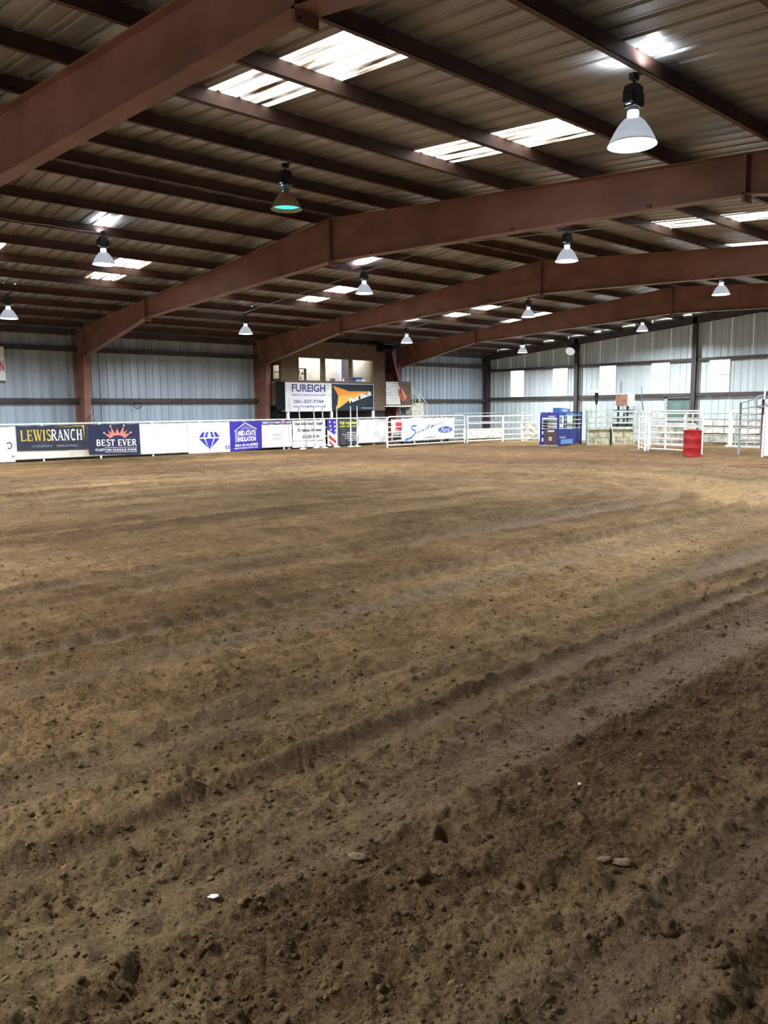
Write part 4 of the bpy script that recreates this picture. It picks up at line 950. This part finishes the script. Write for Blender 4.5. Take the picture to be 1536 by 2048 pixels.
b.strokes([(scr, .055), ([(.27, .30), (.29, .42), (.31, .32), (.33, .46), (.35, .36), (.37, .50), (.40, .40)], .036), ([(.42, .44), (.44, .56)], .036), ([(.47, .48), (.50, .74)], .036), ([(.43, .58), (.60, .66), (.80, .80)], .02), ([(.53, .50), (.56, .68)], .036), ([(.55, .60), (.59, .64), (.60, .56)], .03), ([(.445, .64), (.452, .67)], .025), ([(.05, .02), (.18, .12), (.06, .10)], .035)], INKF)
ov = arc(.815, .44, .142, .155, 0, 345, 23); b.poly(ov, INKF, off=.010); b.strokes([(arc(.815, .44, .126, .130, 0, 360, 24), .010)], INKW, off=.016); b.text('Ford', (.725, .34, .905, .54), INKW, .012, .35, off=.018)
b.text('CONWAY', (.39, .06, .63, .15), INKK, .0); b.strokes([([(.28, .22), (.36, .19), (.50, .18), (.62, .19), (.70, .22)], .010)], INKP)
b = Banner('red_banner', gA[:2]+np.array([.55, .35]), gA[:2]+np.array([1.25, .35]), .25, 1.22, WDIRTY, 'red and white banner half hidden behind the gate', seed=31, wr=.02)
b.poly([(.35, .55), (1, .55), (1, .92), (.35, .92)], INKR); b.poly([(.1, .05), (.8, .1), (.8, .3), (.1, .28)], NAVY)
b = Banner('dark_banner', gA[:2]+np.array([1.3, .55]), gA[:2]+np.array([4.5, .60]), .12, .52, NAVY, 'dark lettered banner half hidden low behind the gate', seed=32, wr=.01)
b.put(worn_line(9, 70), (.05, .2, .9, .75), INKW)
# rail fence right of the gate
rA, rB, rC = onz(934, 886.5), onz(1005, 882.5), onz(1079, 880.5)
pipe_fence('rail_fence', [rA[:2], rB[:2], rC[:2]], 1.30, [.10, .34, .62, .93, 1.27], .030, WPIPE, 'white pipe rail fence between the banner gate and the blue chute', post_r=.05, sub=3.2)
pA = ony(928, 850, 27.3); pB = np.array([33.3, 27.2]); 
pipe_fence('back_pen', [(29.8, 27.2), (33.4, 26.9)], 1.42, [.95, 1.40], .028, GALV, 'pale pipe pen behind the white rail fence', post_r=.04, sub=1.9)
tag(build(MB().box((29.8, 26.6, .12), (33.1, 26.66, .62)), 'white_board', WDIRTY), 'low white board panel lying behind the rail fence', 'board')
wA, wB = onz(1039, 881.5), onz(1072, 880)
mb = MB(); n = 7
d_ = (wB-wA)[:2]
for i in range(n):
    a0 = wA[:2]+d_*i/n; a1 = wA[:2]+d_*(i+.93)/n; h_ = .86+.05*math.sin(i*2.3)
e = empty('board_shield', ((wA+wB)/2)[0:2].tolist()+[0], 'weathered white boards leaning on the rail fence left of the blue chute', 'boards')
for i in range(n):
    a0 = wA[:2]+d_*i/n; h_ = .86+.05*math.sin(i*2.3)
    build(MB().obox((a0[0], a0[1]-.12, -.02), (d_[0]*.93/n, d_[1]*.93/n, 0), (.02, .035, 0), (.10*0, .06, h_)), 'board', WDIRTY, e)
pipe_fence('side_pen', [onz(1044, 876)[:2]*np.array([.97, .97]), onz(1095, 874)[:2]*np.array([.95, .95])], 1.42, [1.08, 1.40], .028, WPIPE, 'white pipe pen just behind the blue chute', post_r=.045, sub=1.6)

# ---------------------------------------------------------------- blue roping chute
Bc = onz(1115.5, 893)[:2]; e1 = np.array([.985, .17]); e1 /= np.linalg.norm(e1); e0 = np.array([-e1[1], e1[0]]); cw, cl, ch = .80, 2.35, 1.50
ce = empty('roping_chute', (*Bc, 0), 'blue steel roping chute with railed sides and a maroon front door', 'chute')
def CP(u, v, z): q_ = Bc+e0*u+e1*v; return np.array([q_[0], q_[1], z])       # u to the left, v backwards
def cbox(u0, v0, z0, u1, v1, z1, name, m, par=None):
    return build(MB().obox(CP(u0, v0, z0), (*(e0*(u1-u0)), 0), (*(e1*(v1-v0)), 0), (0, 0, z1-z0)), name, m, par or ce)
for u in (0, cw):
    for v in (0, cl): cbox(u-.035, v-.035, -.03, u+.035, v+.035, ch-.15 if v == 0 else ch-.05, 'corner_post', CBLUE)
dr = cbox(.04, -.03, .06, cw-.17, -.0, .70, 'front_door', CMAR); cbox(cw-.17, -.03, .06, cw-.03, .0, .70, 'side_strip', CBLUE)
for za, zb in ((.52, .64), (.2, .36)): cbox(cw-.13, -.04, za, cw-.07, -.03, zb, 'sticker', INKW, dr)
cbox(.16, -.04, .62, .46, -.03, .69, 'plate', INKC, dr); cbox(.27, -.04, .25, .40, -.03, .40, 'badge', INKC, dr); cbox(.30, -.045, .29, .36, -.04, .36, 'badge_center', CMAR, dr)
cbox(-.02, -.04, .0, cw+.02, .02, .06, 'sill', GALV)
for z in (.74, .86, .98, 1.10): cbox(0, -.03, z, cw, .0, z+.028, 'front_rail', GALV)
cbox(.0, -.04, 1.22, cw, .10, 1.45, 'front_cover', CPURP)
cbox(cw*.10, .3, .75, cw*.9, .33, 1.15, 'inner_panel', WPIPE); cbox(cw*.80, .02, .74, cw*.9, .3, 1.15, 'inner_bar', DARK)
for u in (0, cw):
    cbox(u-.01, .04, .05, u+.01, cl, .72, 'side_panel', CBLUE)
    for z in (.74, .92, 1.10, 1.28): cbox(u-.02, .0, z, u+.02, cl, z+.035, 'side_rail', CSKY if z > 1.2 else GREENG)
cbox(-.02, .25, .08, -.012, 1.45, .28, 'light_panel', CSKY)
for v in (.8, 1.5): cbox(-.015, v, .72, .02, v+.05, 1.3, 'side_upright', DARK)
cbox(.15, 1.2, .74, .18, 2.0, 1.0, 'rear_board', GREENG); cbox(.25, .7, .9, .28, 1.1, 1.25, 'rear_board', WPIPE)
def ctext(body, u0, v0, z0, u1, v1, z1, face, m):
    v, f = text_mesh(body, .03); mb = MB()
    for a in v:
        if face == 'front': mb.v.append(tuple(CP(u0+(u1-u0)*a[0], v0, z0+(z1-z0)*a[1])))
        else: mb.v.append(tuple(CP(u0, v0+(v1-v0)*a[0], z0+(z1-z0)*a[1])))
    mb.f = f; tag(build(mb, 'lettering', m, ce), kind='stuff')
ctext('Priefert', .45, -.05, 1.255, .12, -.05, 1.315, 'front', INKW); ctext('Priefert', -.03, .1, .32, -.03, .75, .43, 'side', INKP)
# head-gate motor box on top
build(MB().obox(CP(-.05, -.02, 1.43), (*(e0*.30), 0), (*(e1*1.05), -.06), (*(e1*.02), .21)), 'motor_box', mat('motor_blue', (0.02, 0.10, 0.42), 0.35), ce)
ctext('Priefert', -.06, .25, 1.49, -.06, .75, 1.57, 'side', INKW)
build(MB().tube([CP(.2, 1.0, 1.40), CP(.2, 2.3, 1.46)], .035, 8), 'hydraulic_arm', DARK, ce); build(MB().tube([CP(.5, .2, 1.38), CP(.55, 2.35, 1.36)], .025, 8), 'hose', BLACK, ce); build(MB().tube([CP(.5, -.06, 1.22), CP(.4, -.05, 1.46)], .015, 6), 'latch_bar', DARK, ce)
for v in (.1, .8, 1.6, 2.3): cbox(-.01, v, 1.33, cw+.01, v+.04, 1.37, 'top_bow', CSKY)

# ---------------------------------------------------------------- grey-green stall wall right of the chute
NA = onz(1171, 889.5)[:2]; NB = onz(1266, 888)[:2]; NB = NA+(NB-NA)*1.0
e = empty('stall_panel', (*((NA+NB)/2), 0), 'grey-green railed stall wall with boarded concrete base right of the chute', 'stall')
nd = NB-NA; nl = np.linalg.norm(nd); nt_ = nd/nl; nn = np.array([nt_[1], -nt_[0]])
def SP(u, z, off=0): q_ = NA+nd*u+nn*off; return np.array([q_[0], q_[1], z])
def sbox(u0, z0, u1, z1, o0, o1, nm, m): return build(MB().obox(SP(u0, z0, o0), (*(nd*(u1-u0)), 0), (*(nn*(o1-o0)), 0), (0, 0, z1-z0)), nm, m, e)
rows = 3
for r_ in range(rows):
    us = [0, .24, .49, .76, 1.0] if r_ % 2 == 0 else [0, .14, .38, .62, .88, 1.0]
    for a, c_ in zip(us[:-1], us[1:]): sbox(a+.004, -.04+r_*.185, c_-.004, -.04+(r_+1)*.185-.008, .0, .11+.006*((r_*3+int(a*10)) % 3), 'block', CONC)
sbox(0, .52, 1, .66, .02, .09, 'base_board', WOOD); sbox(0, .66, 1, .78, .03, .12, 'ledge', GREENG)
for z in (.92, 1.16, 1.42): sbox(0, z, 1, z+.07, .04, .09, 'rail', GREENG)
for u in (0, .97): sbox(u, -.04, u+.035, 1.50, .02, .14, 'post', GREENG)
sbox(.49, -.02, .52, .70, .12, .16, 'middle_post', DARK)
st0, st1 = onz(1228.5, 889)[:2], SP(.50, .86, .15)
tag(build(MB().tube([(st0[0]-.15, st0[1]-.1, .02), tuple(st1)], .018, 6), 'leaning_stick', WDIRTY), 'pale stick leaning against the stall wall', 'stick')
# patio heater behind the stall wall
hx = onx(1193, 800, 33.0); e = empty('patio_heater', (hx[0], hx[1], 0), 'standing heater with a wide white dome behind the stall wall', 'heater')
zt = onx(1193, 786, 33.0)[2]
build(MB().lathe([(.45, zt), (.40, zt+.05), (.25, zt+.11), (.08, zt+.14), (.001, zt+.145)], (hx[0], hx[1], 0), 24), 'dome', WDIRTY, e, True)
build(MB().lathe([(.08, zt), (.08, zt-.14), (.10, zt-.2), (.09, zt-.3), (.05, zt-.5), (.035, zt-.55)], (hx[0], hx[1], 0), 16), 'burner', DARK, e, True)
build(MB().tube([(hx[0], hx[1], .4), (hx[0], hx[1], zt-.5)], .035, 8), 'pole', GALV, e); build(MB().lathe([(.25, 0), (.25, .05), (.17, .08), (.17, .5), (.05, .55)], (hx[0], hx[1], 0), 16, True), 'tank_base', DARK, e, True)
# wooden cabinet on a stand
c0, c1 = onx(1231, 812, 32.6), onx(1256, 787, 32.6); c2 = onx(1268, 787, 33.1)
e = empty('wood_cabinet', (32.9, (c0[1]+c2[1])/2, 0), 'brown-doored white cabinet standing high behind the stall wall', 'cabinet')
ya, yb = c1[1], c0[1]
build(MB().box((32.62, ya, c0[2]), (33.2, yb, c1[2])), 'body', WDIRTY, e); build(MB().box((32.59, ya+.03, c0[2]+.03), (32.62, yb-.03, c1[2]-.03)), 'door', mat('brown_door', (0.22, 0.11, 0.07), 0.7, 0, .3), e)
for yy in (ya+.05, yb-.1): build(MB().box((32.7, yy, 0), (32.78, yy+.06, c0[2])), 'leg', DARK, e)
for zz in (.75, 1.1, 1.4): build(MB().box((32.7, ya-.1, zz), (33.1, yb+.2, zz+.12)), 'shelf', DARK, e)
tag(build(MB().tube([onx(1242, 787, 32.9), onx(1243, 763, 32.9)], .05, 8), 'rolled_bundle', ROPE), 'grey rolled bundle standing on the brown-doored cabinet', 'bundle')
r_ = [onx(1283.5, 772, DE-.23), onx(1283, 790, DE-.23), onx(1284, 800, DE-.23), onx(1287, 820, DE-.10)]; tag(build(MB().tube(r_, .02, 6), 'hanging_strap', ROPE), 'thin grey strap hanging on the end wall above the white gates', 'strap')

# ---------------------------------------------------------------- white gates by the drum, drum
gL, gR = onz(1296, 903)[:2], onz(1403, 909.5)[:2]
pipe_gate('pipe_gate', gL, gR, 1.40, 6, (.33, .68), .022, WPIPE, 'white pipe gate ending behind the red drum')
kL, kR = onz(1277, 899)[:2], onz(1291, 904)[:2]
pipe_gate('pipe_gate', kL, kL+(kR-kL)*.9, 1.46, 7, (.5,), .024, WPIPE, 'narrow white pipe gate seen edge-on at the left end of the gate cluster')
bL, bR = onz(1300, 893)[:2], onz(1402, 896)[:2]
pipe_gate('pipe_gate', bL, bR, 1.46, 5, (.3, .7), .035, WPIPE, 'second white pipe gate standing behind the drum gate', round_=False)
mid = (bL+bR)/2
tag(build(MB().box((mid[0]+.75, mid[1]-.2, .0), (mid[0]+1.35, mid[1]+1.2, .95)), 'white_bin', WDIRTY), 'white storage bin behind the white gates', 'bin')
tag(build(MB().tube([(*onz(1291, 903)[:2], 0.05), (*(onz(1300, 898)[:2]), 1.0), (*(onz(1307, 893)[:2]), 1.75)], .014, 6), 'fork_handle', GALV), 'long thin tool handle leaning on the white gates', 'tool')
wb0 = onz(1284, 902)[:2]; tag(build(MB().obox((*(wb0+np.array([-.35, .35])), 0), (.45, -.75, 0), (.09, .05, 0), (0, 0, .05)), 'wood_plank', WOOD), 'short brown plank on the dirt at the foot of the white gates', 'plank')
dc = onz(1383.5, 912.6)[:2]
e = empty('steel_drum', (*dc, zat(*dc)), 'glossy red steel drum standing before the white gates', 'drum')
prof = [(.001, .0), (.285, 0), (.292, .01), (.286, .03)]
for zc in (.30, .59): prof += [(.286, zc-.03), (.296, zc), (.286, zc+.03)]
prof += [(.286, .85), (.293, .87), (.286, .885), (.276, .88), (.270, .865), (.001, .865)]
build(MB().lathe(prof, (dc[0], dc[1], zat(*dc)), 36), 'body', REDP, e, True)
build(MB().lathe([(.035, .865), (.035, .88), (.001, .88)], (dc[0]+.16, dc[1], zat(*dc)), 12), 'bung', DARK, e, True)

# ---------------------------------------------------------------- pens at the right edge
qa, qb = onz(1477, 909)[:2], onz(1521, 914)[:2]
e = empty('pen_gate', (*((qa+qb)/2), 0), 'blue-grey tall pipe gate at the right edge', 'gate')
def QP(u, z): p_ = qa+(qb-qa)*u; return (p_[0], p_[1], z)
def zq(px, py, u): p_ = qa+(qb-qa)*u; d = ray(px, py); return (CAMP+d*np.hypot(*p_)/np.hypot(d[0], d[1]))[2]
zl = [zq(1477, y_, 0) for y_ in (891, 880, 868.5, 856, 843, 830.5, 817.5, 805.5)]; zr = [zq(1521, y_, 1) for y_ in (891, 879, 867, 854, 840, 827, 811, 793)]
for a, c_ in zip(zl, zr): build(MB().tube([QP(0, a), QP(1, c_)], .022, 8), 'rail', GALV, e, True)
build(MB().tube([QP(0, -.02), QP(0, zl[-1])], .035, 8), 'post', mat('blue_grey_paint', (0.19, 0.20, 0.27), 0.5), e, True); build(MB().tube([QP(1, -.02), QP(1, zr[-1]-.1)], .04, 8), 'post', PURLIN, e, True)
for u in (.36, .72): build(MB().tube([QP(u, zl[0]), QP(u, zl[-1]+(zr[-1]-zl[-1])*u)], .016, 8), 'upright', GALV, e, True)
wa = onz(1526, 914.5)[:2]
e = empty('padded_panel', (*wa, 0), 'white padded panel gate cut by the right edge', 'panel')
vd = np.array([.55, -.85])
PADM = mat('pinkish_white_vinyl', (0.74, 0.69, 0.68), 0.5, 0, .2)
for i in range(4):
    q_ = wa+vd*(.02+.34*i); build(MB().obox((q_[0], q_[1], .04), (vd[0]*.32, vd[1]*.32, 0), (.05, .033, 0), (0, 0, 1.5+.04*i)), 'pad', PADM, e)
build(MB().tube([(wa[0]-.02, wa[1]+.02, 0), (wa[0]-.02, wa[1]+.02, 1.35)], .03, 8), 'post', WPIPE, e)
wp = onz(1528, 914)[:2]; d0 = ray(1527, 812); d1 = ray(1531, 776); R_ = np.hypot(*wp)
tag(build(MB().tube([CAMP+d0*R_/np.hypot(d0[0], d0[1]), CAMP+d1*R_/np.hypot(d1[0], d1[1])], .028, 8), 'white_post', WPIPE), 'short white post rising behind the rope coil', 'post')
d0 = ray(1522, 803); cc = CAMP+d0*(R_-.15)/np.hypot(d0[0], d0[1]); hr = np.array([_R[0], _R[1], 0]); hr /= np.linalg.norm(hr)
pts = [cc+hr*.16*math.cos(a)+np.array([0, 0, .19*math.sin(a)])+np.array([-.02, 0, 0])*math.sin(a*2) for a in np.linspace(.9, 6.0, 22)]
pts += [cc+hr*(.22+.04*k)+np.array([0, 0, -.16+.035*k]) for k in range(6)]
tag(build(MB().tube(pts, .026, 8), 'rope_coil', ROPE, None, True), 'grey rope coil hung at the top of the padded panel', 'rope')
# white timber frame and back rails by the far wall
fA, fB = onz(1458, 893.5)[:2], onz(1472, 894)[:2]
f0_ = onx(1457, 893, 31.9); fY = f0_[1]
e = empty('timber_frame', (31.9, fY-.5, 0), 'white timber frame standing before the end wall at right', 'frame')
build(MB().box((31.85, fY-.12, 0), (31.97, fY+.02, 1.40)), 'upright', WPIPE, e); build(MB().box((31.85, fY-2.6, 1.40), (32.0, fY+.05, 1.47)), 'top_board', WPIPE, e); build(MB().box((31.8, fY-1.6, 0), (32.0, fY+.1, .06)), 'foot', WPIPE, e); build(MB().box((31.86, fY-1.6, 0), (31.94, fY-1.52, 1.4)), 'upright', WPIPE, e)
pipe_fence('back_rails', [(33.2, 19.6), (33.1, 16.2), (33.0, 10.5)], 1.36, [.12, .42, .74, 1.34], .025, GREENG, 'grey-green pipe rails along the far end wall', post_r=.045, sub=1.75)
e = empty('wall_skirting', (DE-.2, 13, 0), 'row of pale boards low along the far end wall', 'boards')
for i in range(11):
    yy = 16.1-.5*i
    for k, z in enumerate((.12, .46, .80)): build(MB().box((DE-.42-.02*((i+k) % 3), yy-.47, z+.02*((i*2+k) % 2)), (DE-.37, yy, z+.24)), 'board', WDIRTY, e)
build(MB().box((DE-.37, 10.5, 0), (DE-.34, 16.2, 1.08)), 'backing', WOOD, e)
